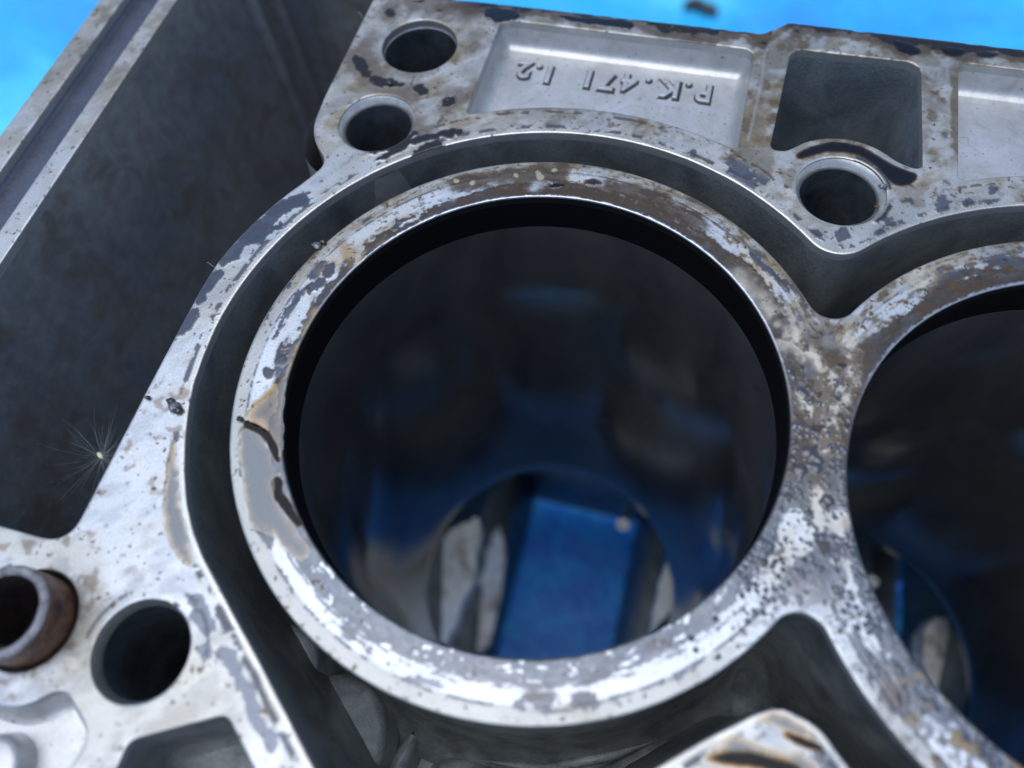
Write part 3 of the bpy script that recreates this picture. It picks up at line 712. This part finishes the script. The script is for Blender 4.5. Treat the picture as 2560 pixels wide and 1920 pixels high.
    # thin scribe lines beside the drain pocket
    ln = strokes(X, Y, [[(1978, 75), (1925, 110), (1910, 140), (1905, 200), (1880, 310), (1870, 350)], [(2330, 130), (2365, 160), (2372, 200), (2372, 440)]], 0.45, True, 0.15)
    p.put((0.62, 0.61, 0.60), ln * 0.4, 0.3, 0.8, 0.02)
    hc = np.hypot(X - 39.2, Y - 45.5); f = sst(0.9, 0.3, np.abs(hc - 7.3)) * sst(0.0, 0.06, j1 + 0.03) * (X > 41); p.put(BLK * 3, f, 0.12, 0.3, 0.12)
    p.put((0.62, 0.61, 0.58), sst(0.6, 0.1, hc - 6.9) * 0.6, 0.3, 0.8)
    # edges of the recessed shapes are worn bright
    return p.done(Z)

# ------------------------------------------------------------------ engine block
block = thing('engine_block', 'grey aluminium open-deck engine block with oil-stained machined top face, standing on the blue tarp', 'engine block', (0, 0, -Z0))
def part(name, V, F, m, smooth=True, parent=None, label=None):
    o = mesh_obj(name, V, np.array(F) if len({len(f) for f in F}) == 1 else F, m, parent or block, smooth, None, Z0 if parent is None else 0)
    if label: o['label'] = label
    return o
deck = plate('deck_face', OUTER, holes, 0.28, 1.6, MAT_TOP, block, 0.235, 2.2, paint_deck)
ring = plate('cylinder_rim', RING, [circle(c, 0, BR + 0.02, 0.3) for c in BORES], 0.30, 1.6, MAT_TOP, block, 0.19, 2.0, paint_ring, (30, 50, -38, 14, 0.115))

D = -1.55
wall('jacket_outer_wall', JACKET, [(D, 0), (-10, 0.0), (-25, -0.3), (-36, -0.6), (-39, -1.6), (-40.5, -3.2)], MAT_JACKET, block, True, None, 1.5, 0.5, 4)
wall('cylinder_outer_wall', RING, [(D, 0), (-2.2, -0.35), (-10, -0.25), (-22, 0.4), (-31, 1.6), (-35.5, 3.2), (-37.5, 5.0), (-38.3, 6.6), (-40.2, 7.2)], MAT_FLOOR, block, False, None, 1.5, 0.4, 5)
L = ccw(JACKET); V2, F2, _ = fill([JACKET + normals(ccw(JACKET)) * 0.0, RING], None, 1.6)
hz = -40.0 + (fbm(V2[:, 0], V2[:, 1], 7, 81, 3) - 0.5) * 1.2
mesh_obj('jacket_floor', np.c_[V2, hz], F2, MAT_FLOOR, block, True, None, Z0)
ow = wall('outer_side_wall', OUTER, [(D, 0), (-8, -0.4), (-9, -3), (-60, -4), (-118, -3), (-126, 0)], MAT_CAST, block, False, None, 2, 1.0, 6)
for v in ow.data.vertices:
    if v.co.y < -52 and v.co.z < -55: v.co.z = -58 + (v.co.z + 58) * 0.02  # unseen near side cut short so sky light enters the crankcase
wall('chain_case_wall', CAVITY, [(D, 0), (-6, -0.1), (-20, -0.8), (-45, -2.4), (-80, -4.5), (-125, -7), (-150, -8)], MAT_CHAIN, block, True, None, 2, 1.6, 7)
wall('oil_drain_passage', RECT, [(D, 0), (-8, -0.5), (-30, -2.2), (-60, -4.5), (-90, -6), (-130, -7)], MAT_DRAIN, block, True, 0.0, 1.5, 0.5, 8)
g_ = wall('seal_groove', GROOVE, [(-1.55, 0), (-1.8, -0.05), (-2.15, -0.5)], MAT_GROOVE, block, True, 0.0, 2.5)
def pocket(P, dep, seed):
    return wall('casting_pocket', P, [(D, -0.02), (-dep + 2.0, -0.35), (-dep + 1.3, -0.5), (-dep + 0.7, -0.8), (-dep + 0.25, -1.25), (-dep, -1.9)], MAT_POCKET, block, True, 0.0, 1.2)
pk = pocket(LETTERP, 5.2, 1); pocket(RIGHTP, 5.2, 2); pocket(FARP, 5.2, 3)
pp = pocket(POCKP, 4.2, 4)
wall('casting_pocket', POCKQ, [(-1.2, -0.02), (-4, -0.4), (-9, -0.9), (-10.5, -1.4), (-11.2, -2.4)], MAT_CAST, block, True, 0.0, 1.2)
V, F = lathe(-51.2, -62.0, [(0.01, -0.9), (2.6, -0.9), (3.3, -1.2), (3.6, -1.8), (3.9, -4.6)], 48)
part('core_plug_boss', V, F, MAT_POCKET)

# bolt holes
for k, (cx, cy) in BOLTS.items():
    ro, ri = HOLE_R[k]
    if k == 'D': V, F = lathe(cx, cy, [(6.23, -0.10), (5.78, -1.3), (5.72, -1.8)], 72)
    else: V, F = lathe(cx, cy, [(ro, -1.5 if ro - ri < 0.3 else -0.30), (ri + 0.15, -1.55 if ro - ri < 0.3 else -1.0), (ri, -1.7)], 72)
    h = part('bolt_hole_chamfer', V, F, MAT_CHAMFER)
    V, F = lathe(cx, cy, [(ri, -1.7), (ri - 0.05, -12), (ri - 0.3, -30), (ri - 0.3, -75), (0.01, -78)], 72)
    part('bolt_hole_bore', V, F, MAT_HOLE)
V, F = lathe(*DOWEL, [(6.35, -1.5), (6.3, -5), (5.0, -9), (4.8, -40), (0.01, -41)], 64); part('dowel_bore', V, F, MAT_CAST)

# bores
for i, c in enumerate(BORES):
    V, F = lathe(c, 0, [(BR + 0.02, -1.5), (BR, -1.8), (BR, -7.6)], 180); cb = part('carbon_band', V, F, MAT_CARBON)
    n = 180; A = np.linspace(0, 2 * math.pi, n, endpoint=False); Vb = []; Fb = []
    zs = [-7.6, -7.9, -30, -60, -95, -122, -127, -128]
    for kz, z in enumerate(zs):
        r = BR - (0.0 if kz == 0 else 0.06) + (0.8 if kz == len(zs) - 1 else 0)
        Vb.append(np.c_[c + r * np.cos(A), r * np.sin(A), np.full(n, float(z))])
    for a in range(len(zs) - 1):
        for j in range(n):
            k = (j + 1) % n; Fb.append((a * n + j, a * n + k, (a + 1) * n + k, (a + 1) * n + j))
    part('cylinder_bore', np.vstack(Vb), Fb, MAT_BORE)
# crankcase: roof, side walls, bulkheads seen through the bores
roof = rounded([(-58, -38, 0), (236, -38, 0), (236, 62, 0), (-58, 62, 0)], 2.0)  # stops short on the near side to let sky light in
V2, F2, _ = fill([roof] + [circle(c, 0, BR + 0.7, 0.8) for c in BORES], None, 5.0)
mesh_obj('crankcase_roof', np.c_[V2, np.full(len(V2), -128.0)], F2[:, ::-1], MAT_CAST, block, False, None, Z0)
for y0, y1 in ((62, 66),):
    V, F = box(-58, 230, y0, y1, -249, -127.5); part('crankcase_side_or_added_wall', V, F, MAT_CAST, False)
V, F = box(-58, 230, -48, -44.5, -249, -157); part('crankcase_side_or_added_wall', V, F, MAT_CAST, False)  # low near wall, unseen, added to keep light off the tarp inside
def bulkhead(x0, x1, right=True):
    """web with a half-round main bearing seat cut in its lower edge"""
    out = []
    for z0, z1, up in ((-166, -128.2, True),):
        ys = np.linspace(-31, 62, 50); V = []; F = []
        for y in ys:
            zl = z0 + (2.4 * math.sin(y * 0.9) * 0.4 + 1.2 * math.sin(y * 0.31)) * 0.5
            xm = (x0 + x1) / 2
            for x, xt in ((x0, x0 + 8), (x1, x1 - 8)):
                if abs(xt - xm) < 0.5 or (xt - xm) * (x - xm) < 0: xt = xm + (x - xm) * 0.15
                V += [(xt, y, z1), (xt, y, -146), (x, y, zl)]
        for i in range(len(ys) - 1):
            a = i * 6; b = a + 6
            F += [(a, b, b + 1, a + 1), (a + 1, b + 1, b + 2, a + 2), (a + 3, a + 4, b + 4, b + 3), (a + 4, a + 5, b + 5, b + 4), (a + 2, b + 2, b + 5, a + 5)]
        out.append((V, F))
    return merge(out)
for x0, x1 in ((-48, -31.2), (33.0, 45.5), (111.5, 124), (190, 205)):
    mb = MAT_CAST
    V, F = bulkhead(x0, x1); bh = part('main_bearing_bulkhead', V, F, mb, False)
    V, F = box(x0 - 1, x1 + 1.2, -31, 62, -240, -207); V[4:, 0] = np.where(V[4:, 0] > (x0 + x1) / 2, V[4:, 0] - 0.8, V[4:, 0] + 0.8); V[:4, 0] += np.where(V[:4, 0] > (x0 + x1) / 2, 7.5, -7.5); part('lower_bearing_web', V, F, mb, False)
# machined bearing faces catching the light
def facet(px, z0, tilt, th, name='machined_bearing_face'):
    P = []
    for x, y in px:
        x, y = x * 2560 / 2212, y * 2560 / 2212; z = z0
        for _ in range(6): q = at(x, y, z); z = z0 + tilt * q[1]
        P.append((q[0], q[1]))
    P = ccw(smooth_closed(P, 1, 0.8)); P = P + normals(P) * ((fbm(P[:, 0], P[:, 1], 2.2, 71, 3) - 0.5) * 2.0)[:, None]
    V2, F2, _ = fill([P], None, 1.6); n = len(P); k = len(V2)
    top = np.c_[V2, z0 + tilt * V2[:, 1]]; side = np.c_[P, z0 + tilt * P[:, 1] - th]
    F = [tuple(f) for f in F2] + [(i, k + i, k + (i + 1) % n, (i + 1) % n) for i in range(n)]
    return mesh_obj(name, np.vstack([top, side]), F, MAT_BEARING, block, False, None, Z0)
facet([(992, 1135), (1033, 1112), (1038, 1150), (1028, 1200), (1030, 1232), (1003, 1290), (990, 1330), (960, 1400), (872, 1400), (860, 1330), (880, 1255), (925, 1195), (962, 1155)], -152, 0.55, 9)
facet([(1078, 1128), (1090, 1180), (1088, 1250), (1072, 1330), (1048, 1410), (1003, 1410), (1015, 1350), (1030, 1290), (1046, 1220), (1064, 1160)], -212, 0.55, 8)
facet([(1442, 1212), (1478, 1190), (1492, 1230), (1470, 1290), (1432, 1335), (1408, 1372), (1412, 1330), (1424, 1270)], -152, 0.55, 9)
facet([(1998, 1350), (2030, 1325), (2075, 1350), (2098, 1420), (2095, 1500), (2060, 1540), (2010, 1480), (1992, 1410)], -150, 0.3, 9)
# oil jet under the first and second bore
def oil_jet(dx):
    c = np.array([*at(1557, 1313, -150), -150.0]) + (dx, 0, 0)
    ax = (c - (dx, 0, 0) - CAM); ax = ax / np.linalg.norm(ax) * 0.9 + np.array([0.1, 0.55, 0.15]); ax /= np.linalg.norm(ax)
    V, F = tube([c + ax * 0.2, c + ax * 3, c + ax * 9, c + ax * 30], [1.5, 1.5, 1.3, 1.3], 16); o = part('oil_jet', V, F, MAT_STEEL)
    u = np.cross(ax, [0, 0, 1]); u /= np.linalg.norm(u); v = np.cross(ax, u); rows = []
    prof = [(0.55, 0.9), (0.6, -0.05), (1.4, -0.15), (2.1, 0.0), (2.4, 0.4), (1.6, 0.8)]
    Vd = []; Fd = []; n = 32
    for r, h in prof:
        for j in range(n):
            a = 2 * math.pi * j / n; Vd.append(c + ax * h + r * (math.cos(a) * u + math.sin(a) * v))
    for i in range(len(prof) - 1):
        for j in range(n): k = (j + 1) % n; Fd.append((i * n + j, i * n + k, (i + 1) * n + k, (i + 1) * n + j))
    mesh_obj('nozzle_tip', Vd, np.array(Fd), MAT_BEARING, o, True)
oil_jet(0); oil_jet(78.5)
# lumps on the jacket floor under the lower rim
def lump(name, poly, z0, z1, m=MAT_FLOOR):
    P = ccw(smooth_closed(poly, 2, 0.8)); Nn = normals(P); n = len(P); V = []; F = []
    for z, o in ((z0, 1.2), (z1 - 1.2, 0.2), (z1 - 0.35, -0.25), (z1, -1.1)): V.append(np.c_[P + Nn * o, np.full(n, z)])
    for i in range(3):
        for j in range(n): k = (j + 1) % n; F.append((i * n + j, i * n + k, (i + 1) * n + k, (i + 1) * n + j))
    V = np.vstack(V); V2, F2, _ = fill([V[-n:, :2]], None, 1.5)
    F = [tuple(f) for f in F] + [tuple(f + len(V)) for f in F2]; V = np.vstack([V, np.c_[V2, np.full(len(V2), z1)]])
    o = mesh_obj(name, V, F, m, block, True, None, Z0); return o
lump('jacket_rib', [(-25, -41), (-17, -41), (-12.5, -46), (-12.0, -54), (-20, -52), (-27, -45)], -40, -31)
lump('jacket_rib', [(-34, -36), (-28, -36), (-24, -42), (-29, -44)], -40, -26)
lump('core_ridge', [(-8.2, -45.4), (-10.4, -45.4), (-13.2, -57.5), (-10.2, -57.5)], -40, -36.2, MAT_FLOOR)
V, F = box(-11.6, -6.0, -58, -45.0, -41, -34.6); 
V, F = tube([(-24.5, -43.4, -37.5), (-20.5, -47.5, -37.0), (-15.8, -53.5, -37.5)], [0.08, 0.45, 0.1], 8); part('casting_seam', V, F, MAT_FLOOR)
V, F = tube([(2, -47.2, -36.4), (12, -45.9, -36.2), (22, -41.3, -36.2), (28.5, -37.3, -36.6)], [0.1, 0.8, 0.8, 0.1], 10); part('casting_seam', V, F, MAT_FLOOR)
lump('jacket_rib', [(-5, -47.5), (8, -48.5), (18, -46), (27, -38.5), (30, -36.5), (31, -39), (20, -50), (8, -58), (-5, -58)], -40, -35.5)
# boss under the neck of the deck and rib in the chain case
V, F = lathe(-41.5, 43, [(10.5, -1.6), (11.5, -14), (13, -60)], 48); part('bolt_boss', V, F, MAT_CHAIN)

for y0 in (88, 97):
    P = rounded([(-92, y0, 0.5), (-87.2, y0 + 0.6, 1.0), (-87.2, y0 + 2.4, 1.0), (-92, y0 + 3.5, 0.5)], 0.6)
    wall('chain_case_rib', P, [(-6, -1.2), (-8, -0.2), (-60, 0.6), (-120, 1.6)], MAT_CHAIN, block, False, 0.0)
# cast letters
LET = [('P', 1758, 234), ('.', 1722, 211), ('K', 1670, 222.5), ('.', 1622, 200), ('4', 1572, 208), ('7', 1517, 204.6), ('1', 1471, 198), ('1', 1372, 186.7), ('.', 1349, 166), ('2', 1310, 175)]
for ch, px, py in LET:
    cu = bpy.data.curves.new('letter', 'FONT'); cu.body = ch; cu.size = 6.0 if ch != '.' else 4.6; cu.align_x = 'CENTER'; cu.align_y = 'CENTER'
    cu.extrude = 0.18; cu.bevel_depth = 0.18; cu.bevel_resolution = 2; cu.offset = 0.0
    to = bpy.data.objects.new('tmp', cu); scn.collection.objects.link(to); dg = bpy.context.evaluated_depsgraph_get()
    me = bpy.data.meshes.new_from_object(to.evaluated_get(dg)); bpy.data.objects.remove(to)
    V = np.array([v.co[:] for v in me.vertices]); c = (V.max(0) + V.min(0)) / 2; V[:, :2] -= c[:2]
    V[:, :2] *= -1; V[:, 0] *= 0.92                                    # turned upside down as cast
    a = math.radians(-1); q = at(px, py, -5.0)
    V[:, 0] += q[0]; V[:, 1] += q[1]; V[:, 2] += -5.0
    for v, co in zip(me.vertices, V): v.co = co
    me.materials.clear(); me.materials.append(MAT_POCKET)
    me.polygons.foreach_set('use_smooth', np.zeros(len(me.polygons), dtype=bool))
    o = bpy.data.objects.new('cast_dot' if ch == '.' else ('cast_digit' if ch.isdigit() else 'cast_letter'), me)
    link(o, block); o.location = (0, 0, Z0)
    cu = bpy.data.curves.new('grime_shade', 'FONT'); cu.body = ch; cu.size = 6.0 if ch != '.' else 4.6; cu.align_x = 'CENTER'; cu.align_y = 'CENTER'
    cu.offset = 0.48; cu.extrude = 0.03  # dark outline: corner dirt plus relief shading painted in, shifted to one side
    to = bpy.data.objects.new('tmp', cu); scn.collection.objects.link(to); dg = bpy.context.evaluated_depsgraph_get()
    mg = bpy.data.meshes.new_from_object(to.evaluated_get(dg)); bpy.data.objects.remove(to)
    G = np.array([v.co[:] for v in mg.vertices]); c = (G.max(0) + G.min(0)) / 2; G[:, :2] -= c[:2]; G[:, :2] *= -1; G[:, 0] *= 0.92
    G[:, 0] += q[0] + 0.10; G[:, 1] += q[1] - 0.10; G[:, 2] += -5.18
    for v, co in zip(mg.vertices, G): v.co = co
    mg.materials.clear(); mg.materials.append(MAT_GRIME_SHADE)
    og = bpy.data.objects.new('grime_shade_outline', mg); link(og, o)

# ------------------------------------------------------------------ dowel sleeve
def sleeve():
    t = thing('dowel_sleeve', 'rusty split steel dowel sleeve with broken rim in its hole at lower left', 'dowel', (DOWEL[0], DOWEL[1], -6))
    h = 5.6; n = 90; ro, ri = 5.75, 4.5
    A = np.linspace(math.radians(-100), math.radians(234), n); V = []; F = []
    def ztop(a):
        dgr = math.degrees(a); return h - 0.5 * float(sst(-80, -100, np.array(dgr))) - 4.6 * float(sst(196, 204, np.array(dgr))) * (1 + 0.15 * math.sin(dgr * 1.3)) 
    prof = []
    for i, a in enumerate(A):
        zt = ztop(a) + 0.09 * math.sin(a * 7) * math.sin(a * 3 + 1); c, s = math.cos(a), math.sin(a)
        P = [(ro - 0.03, -6), (ro, zt - 0.5), (ro - 0.25, zt), (ri + 0.35, zt - 0.05), (ri, zt - 0.5), (ri, -6)]
        V += [(r * c, r * s, z + 6) for r, z in P]
    k = 6
    Fb = []; Ft = []
    for i in range(n - 1):
        for j in range(k - 1):
            q = (i * k + j, (i + 1) * k + j, (i + 1) * k + j + 1, i * k + j + 1)
            (Ft if j in (1, 2, 3) else Fb).append(q)
    for e in (0, n - 1): Fb.append(tuple(e * k + j for j in range(k)))
    Fi = [q for q in Fb if len(q) == 4 and q[0] % k == 4]; Fb = [q for q in Fb if q not in Fi]
    def sub(Fs):
        used = sorted({i for f in Fs for i in f}); mp = {u: i for i, u in enumerate(used)}
        return [V[u] for u in used], [tuple(mp[i] for i in f) for f in Fs]
    v, f = sub(Fb); mesh_obj('sleeve_body', v, f, MAT_RUST, t); v, f = sub(Fi); mesh_obj('sleeve_bore', v, f, MAT_SLEEVEBORE, t); v, f = sub(Ft); mesh_obj('sleeve_rim', v, f, MAT_RIM, t)
sleeve()

# ------------------------------------------------------------------ oil
def puddle(poly, label, m, h=0.25, z=0.05, wd=2.6, group=None, grad=None, wob=1.0):
    P = ccw(smooth_closed(AT(poly), 2, 0.3)); Nn = normals(P)
    P = P + Nn * ((fbm(P[:, 0], P[:, 1], 1.5, 95, 3) - 0.5) * 1.1 * wob)[:, None]; P = smooth_closed(P, 1, 0.3)
    V2, F2, nC = fill([P], None, 0.35)
    d = np.full(len(V2), 9.0)
    for k in range(0, len(V2), 3000):
        q = V2[k:k + 3000]; d[k:k + 3000] = np.sqrt(((q[:, None] - P[None]) ** 2).sum(-1).min(1))
    t = np.clip(d / wd, 0, 1); prof = np.sqrt(np.clip(1 - (1 - t) ** 2, 0, 1))
    zz = z + prof * h + (fbm(V2[:, 0], V2[:, 1], 3, 91, 2) - 0.5) * 0.02 * t
    th = t ** 1.2 * (0.7 + 0.6 * (fbm(V2[:, 0], V2[:, 1], 4, 92, 3)))
    if grad is not None: th = th * grad(V2[:, 0], V2[:, 1])
    th = np.clip(th, 0, 1); vc = {'thick': np.c_[th, th, th, np.ones(len(th))]}
    return top_mesh('oil_puddle', np.c_[V2, zz], F2, m, label, 'oil puddle', group, None, True, vc)
puddle([(722, 900), (702, 925), (686, 952), (655, 978), (632, 1000), (618, 1020), (612, 1052), (630, 1062), (652, 1078), (672, 1100), (686, 1130), (692, 1150), (706, 1150), (705, 1077), (709, 1010), (716, 960)],
       'thin amber oil film on the left of the first bore rim, above the pale puddle', MAT_AMBER, 0.035, 0.07, 3.2)
puddle([(602, 1050), (622, 1051), (650, 1060), (676, 1080), (696, 1114), (704, 1156), (688, 1160), (676, 1126), (658, 1100), (638, 1081), (612, 1072)],
       'dark brown oil ridge between the amber film and the pale puddle', MAT_DARKOIL, 0.04, 0.14, 0.45, wob=0.4)
puddle([(680, 1194), (700, 1190), (712, 1208), (706, 1230), (722, 1252), (746, 1286), (774, 1334), (760, 1342), (728, 1304), (700, 1272), (684, 1244), (684, 1214)],
       'dark brown oil ridge along the bore side of the pale puddle', MAT_DARKOIL, 0.04, 0.14, 0.45, wob=0.5)
puddle([(598, 1062), (622, 1066), (648, 1078), (668, 1105), (682, 1140), (680, 1165), (690, 1188), (704, 1182), (700, 1192), (680, 1198), (681, 1225), (690, 1250), (712, 1275), (738, 1312), (762, 1345), (775, 1368), (776, 1392), (752, 1408), (728, 1402), (706, 1372), (690, 1350), (660, 1334), (632, 1330), (618, 1290), (606, 1230), (597, 1170), (594, 1110)],
       'large clear oil puddle mirroring the sky on the left of the first bore rim', MAT_POOL, 0.045, 0.075, 3.0)
puddle([(432, 1090), (441, 1120), (448, 1180), (452, 1240), (458, 1290), (470, 1340), (488, 1390), (494, 1408), (480, 1418), (455, 1408), (430, 1385), (412, 1340), (403, 1290), (402, 1230), (410, 1180), (420, 1120)],
       'long amber oil puddle along the left edge of the water jacket', MAT_POOL, 0.05, 0.06, 2.6)
puddle([(1980, 388), (2030, 362), (2081, 353), (2130, 357), (2175, 374), (2222, 404), (2262, 424), (2300, 434), (2288, 458), (2254, 470), (2226, 462), (2206, 438), (2190, 418), (2160, 398), (2125, 384), (2080, 380), (2035, 388), (2000, 404)],
       'brown crescent of oil between the square drain passage and the bolt hole', MAT_BROWN, 0.06, 0.06, 0.8, None, None, 0.4)
GT = 'oil puddles along the rear edge of the deck'
puddle([(1213, 18), (1262, 20), (1298, 24), (1300, 42), (1285, 56), (1250, 60), (1222, 52), (1208, 36)], 'black oil puddle on the rear edge by the left corner of the lettered pocket', MAT_BLACK, 0.16, 0.08, 0.7, GT)
puddle([(1390, 36), (1480, 44), (1560, 50), (1592, 60), (1580, 74), (1520, 72), (1450, 62), (1400, 50)], 'long black oil puddle on the rear edge behind the raised lettering', MAT_BLACK, 0.16, 0.08, 0.7, GT)
puddle([(2218, 96), (2262, 106), (2306, 120), (2300, 136), (2268, 140), (2235, 124)], 'brown oil puddle on rear edge behind right corner of square drain passage', MAT_BROWN, 0.14, 0.08, 0.8, GT)
puddle([(2345, 114), (2412, 122), (2412, 138), (2382, 144), (2352, 132)], 'dark oil puddle on rear edge between drain passage and right-hand pocket', MAT_BROWN, 0.14, 0.08, 0.7, GT)
puddle([(2428, 124), (2515, 132), (2500, 140), (2460, 146), (2436, 140)], 'nearly black oil puddle on the rear edge behind the right-hand pocket', MAT_BLACK, 0.14, 0.08, 0.7, GT)
puddle([(1868, 1808), (1910, 1782), (1955, 1776), (1992, 1790), (2030, 1822), (2062, 1858), (2070, 1885), (2045, 1872), (2000, 1848), (1950, 1828), (1905, 1820)],
       'curved oil puddle mirroring the sky at the tip of the lobe below both bores', MAT_POOL, 0.07, 0.06, 2.2, 'oil puddles on the deck lobe')
puddle([(1735, 1900), (1780, 1862), (1840, 1832), (1862, 1836), (1900, 1858), (1960, 1872), (2010, 1880), (2060, 1925), (2040, 1960), (1950, 1945), (1860, 1930), (1790, 1925)],
       'dark brown oil puddle at the bottom of the deck lobe', MAT_POOL, 0.08, 0.06, 3.0, 'oil puddles on the deck lobe')
puddle([(1900, 1824), (1945, 1822), (1990, 1834), (2035, 1850), (2064, 1862), (2062, 1882), (2030, 1884), (1995, 1866), (1950, 1846)],
       'narrow dark brown streak of thick oil across the deck lobe', MAT_DARKOIL, 0.03, 0.16, 0.8, 'oil puddles on the deck lobe', None, 0.5)
puddle([(1745, 1898), (1800, 1876), (1860, 1872), (1930, 1884), (1990, 1906), (2020, 1935), (1960, 1945), (1880, 1925), (1800, 1915)],
       'nearly black pool of thick oil low on the deck lobe', MAT_DARKOIL, 0.03, 0.18, 1.2, 'oil puddles on the deck lobe', None, 0.5)
puddle([(1452, 452), (1475, 445), (1500, 452), (1512, 462), (1490, 470), (1462, 466)], 'small clear drop on the brown varnish at the top of the bore rim', MAT_AMBER, 0.15, 0.06, 0.6)
puddle([(1368, 468), (1385, 458), (1408, 458), (1424, 466), (1410, 473), (1380, 473)], 'flat oval oil drop just above the top of the first bore', MAT_BROWN, 0.15, 0.06, 0.6)

# ------------------------------------------------------------------ thistle seed, fibres, crumbs
def seed():
    c = np.array([*at(255, 1142, -3.0), -3.0])
    t = thing('thistle_seed', 'white downy seed head with radiating hairs at the edge of the dark cavity', 'seed fluff', tuple(c))
    r_ = random.Random(4); hairs = []
    for i in range(90):
        a = r_.uniform(0, 2 * math.pi); el = r_.gauss(0.0, 0.35)
        d = np.array([math.cos(a) * math.cos(el), math.sin(a) * math.cos(el), math.sin(el) + 0.1]); L = r_.uniform(3.0, 7.4)
        if d[0] > 0.25: L *= 0.42
        b = np.array([r_.gauss(0, 1), r_.gauss(0, 1), r_.gauss(0, 1)]) * 1.1
        P = [d * L * s + b * s * s for s in (0.03, 0.35, 0.7, 1.0)]; hairs.append(tube(P, [0.022, 0.018, 0.013, 0.006], 3))
    V, F = merge(hairs); o = mesh_obj('seed_hairs', V, F, MAT_FLUFF, t); o['kind'] = 'stuff'
    V, F = lathe(0, 0, [(0.01, 0.5), (0.3, 0.35), (0.42, 0.0), (0.25, -0.4), (0.01, -0.6)], 12)
    V = np.array(V); V[:, 0] = V[:, 0] * 1.6 - 0.3; V[:, 1] += V[:, 0] * -0.4; mesh_obj('seed_core', V, np.array(F), MAT_SEED, t)
seed()
def crumb(px, py, r_big, label, m=MAT_METALCHIP, z=0.0, flat=0.5, group=None, seed_=1):
    r = r_big * 0.62; q = at(px, py, z); r_ = np.random.default_rng(seed_); n = 12; V = []; F = []
    for i in range(7):
        ph = math.pi * i / 6
        for j in range(n):
            a = 2 * math.pi * j / n; rr = r * (1 + r_.uniform(-0.35, 0.35)) * math.sin(ph) + 1e-3
            V.append((q[0] + rr * math.cos(a) * 1.3, q[1] + rr * math.sin(a), z + 0.03 + (1 - math.cos(ph)) * r * flat * (1 + r_.uniform(-0.25, 0.25))))
    for i in range(6):
        for j in range(n): k = (j + 1) % n; F.append((i * n + j, i * n + k, (i + 1) * n + k, (i + 1) * n + j))
    return top_mesh('debris_flake', V, np.array(F), m, label, 'debris', group, None, False)
GD = 'flakes of debris lying on the block'
crumb(437, 1020, 1.2, 'torn silvery gasket flake on the deck above the long amber puddle', MAT_METALCHIP, 0, 0.5, GD, 2)
crumb(430, 1005, 0.8, 'black crumb touching the silvery flake left of the jacket', MAT_SOOT, 0, 0.8, GD, 3)
crumb(448, 1028, 0.9, 'black lump right of the silvery flake left of the jacket', MAT_SOOT, 0, 0.7, GD, 9)
crumb(602, 1050, 0.65, 'dark bead on the rim at the top corner of the large clear puddle', MAT_SOOT, 0, 0.9, GD, 4)
crumb(792, 617, 1.0, 'ragged dark gasket shred overhanging the jacket at the upper left of the rim', MAT_METALCHIP, -0.1, 0.5, GD, 5)
crumb(808, 608, 0.7, 'small dark shred next to the ragged gasket shred on the rim', MAT_SOOT, 0, 0.7, GD, 6)
crumb(372, 997, 0.55, 'tiny dark grain at the cavity edge of the deck', MAT_SOOT, 0, 0.8, GD, 7)
crumb(975, 212, 0.8, 'wet black crumb between the two upper left bolt holes', MAT_SOOT, 0, 0.8, GD, 8)
crumb(2190, 520, 0.5, 'orange-brown grain on the right lip of the bolt hole', MAT_RUST, -0.2, 0.9, GD, 11)
crumb(2205, 470, 0.8, 'shiny wet crumb on the right edge of the bolt hole', MAT_METALCHIP, 0, 0.7, GD, 12)
def fibre(pts, z, label, r=0.03, m=MAT_FLUFF):
    P = AT(pts, z); n = len(P); Q = [np.array([p[0], p[1], z + 0.15 + 0.5 * math.sin(i / max(1, n - 1) * math.pi)]) for i, p in enumerate(P)]
    V, F = tube(Q, r, 4); return top_mesh('lint_fibre', V, np.array(F), m, label, 'fibre', 'loose fibres')
fibre([(895, 38), (899, 36), (903, 40), (906, 46)], 0.2, 'pale curled fibre on the upper left deck edge', 0.06)
fibre([(518, 658), (526, 662), (532, 668), (538, 670)], 0.2, 'grey fibre at the cavity edge left of the first bore', 0.05)
fibre([(2400, 345), (2415, 352), (2420, 362)], -4.9, 'thin dark hair in the right-hand pocket', 0.03, MAT_SOOT)
# oil spots on the tarp
def spot(px, py, r, label, sd):
    z = -Z0; q = at(px, py, z); r_ = np.random.default_rng(sd); n = 40; a = np.linspace(0, 2 * math.pi, n, endpoint=False)
    rr = r * (1 + 0.3 * np.sin(2 * a + sd) + 0.2 * np.sin(5 * a + 2 * sd)); V = [(q[0], q[1], 7.5)]; F = []
    for k, (s, h) in enumerate(((0.5, 7.3), (0.85, 6.6), (1.0, 5.0), (1.05, -8))): V += [(q[0] + rr[j] * s * math.cos(a[j]), q[1] + rr[j] * s * math.sin(a[j]), h) for j in range(n)]
    for j in range(n): F.append((0, 1 + j, 1 + (j + 1) % n))
    for k in range(3):
        for j in range(n): b = 1 + k * n; F.append((b + j, b + n + j, b + n + (j + 1) % n, b + (j + 1) % n))
    V = np.array(V); V[:, 2] += z
    return top_mesh('oil_spot', V, F, MAT_SOOT, label, 'oil spot', 'oil spots on the tarp')
spot(1733, 22, 5.2, 'blurred black oil spot on the blue tarp, the left of the two', 1)
spot(1770, 36, 4.8, 'blurred black oil spot on the blue tarp, the right of the two', 2)
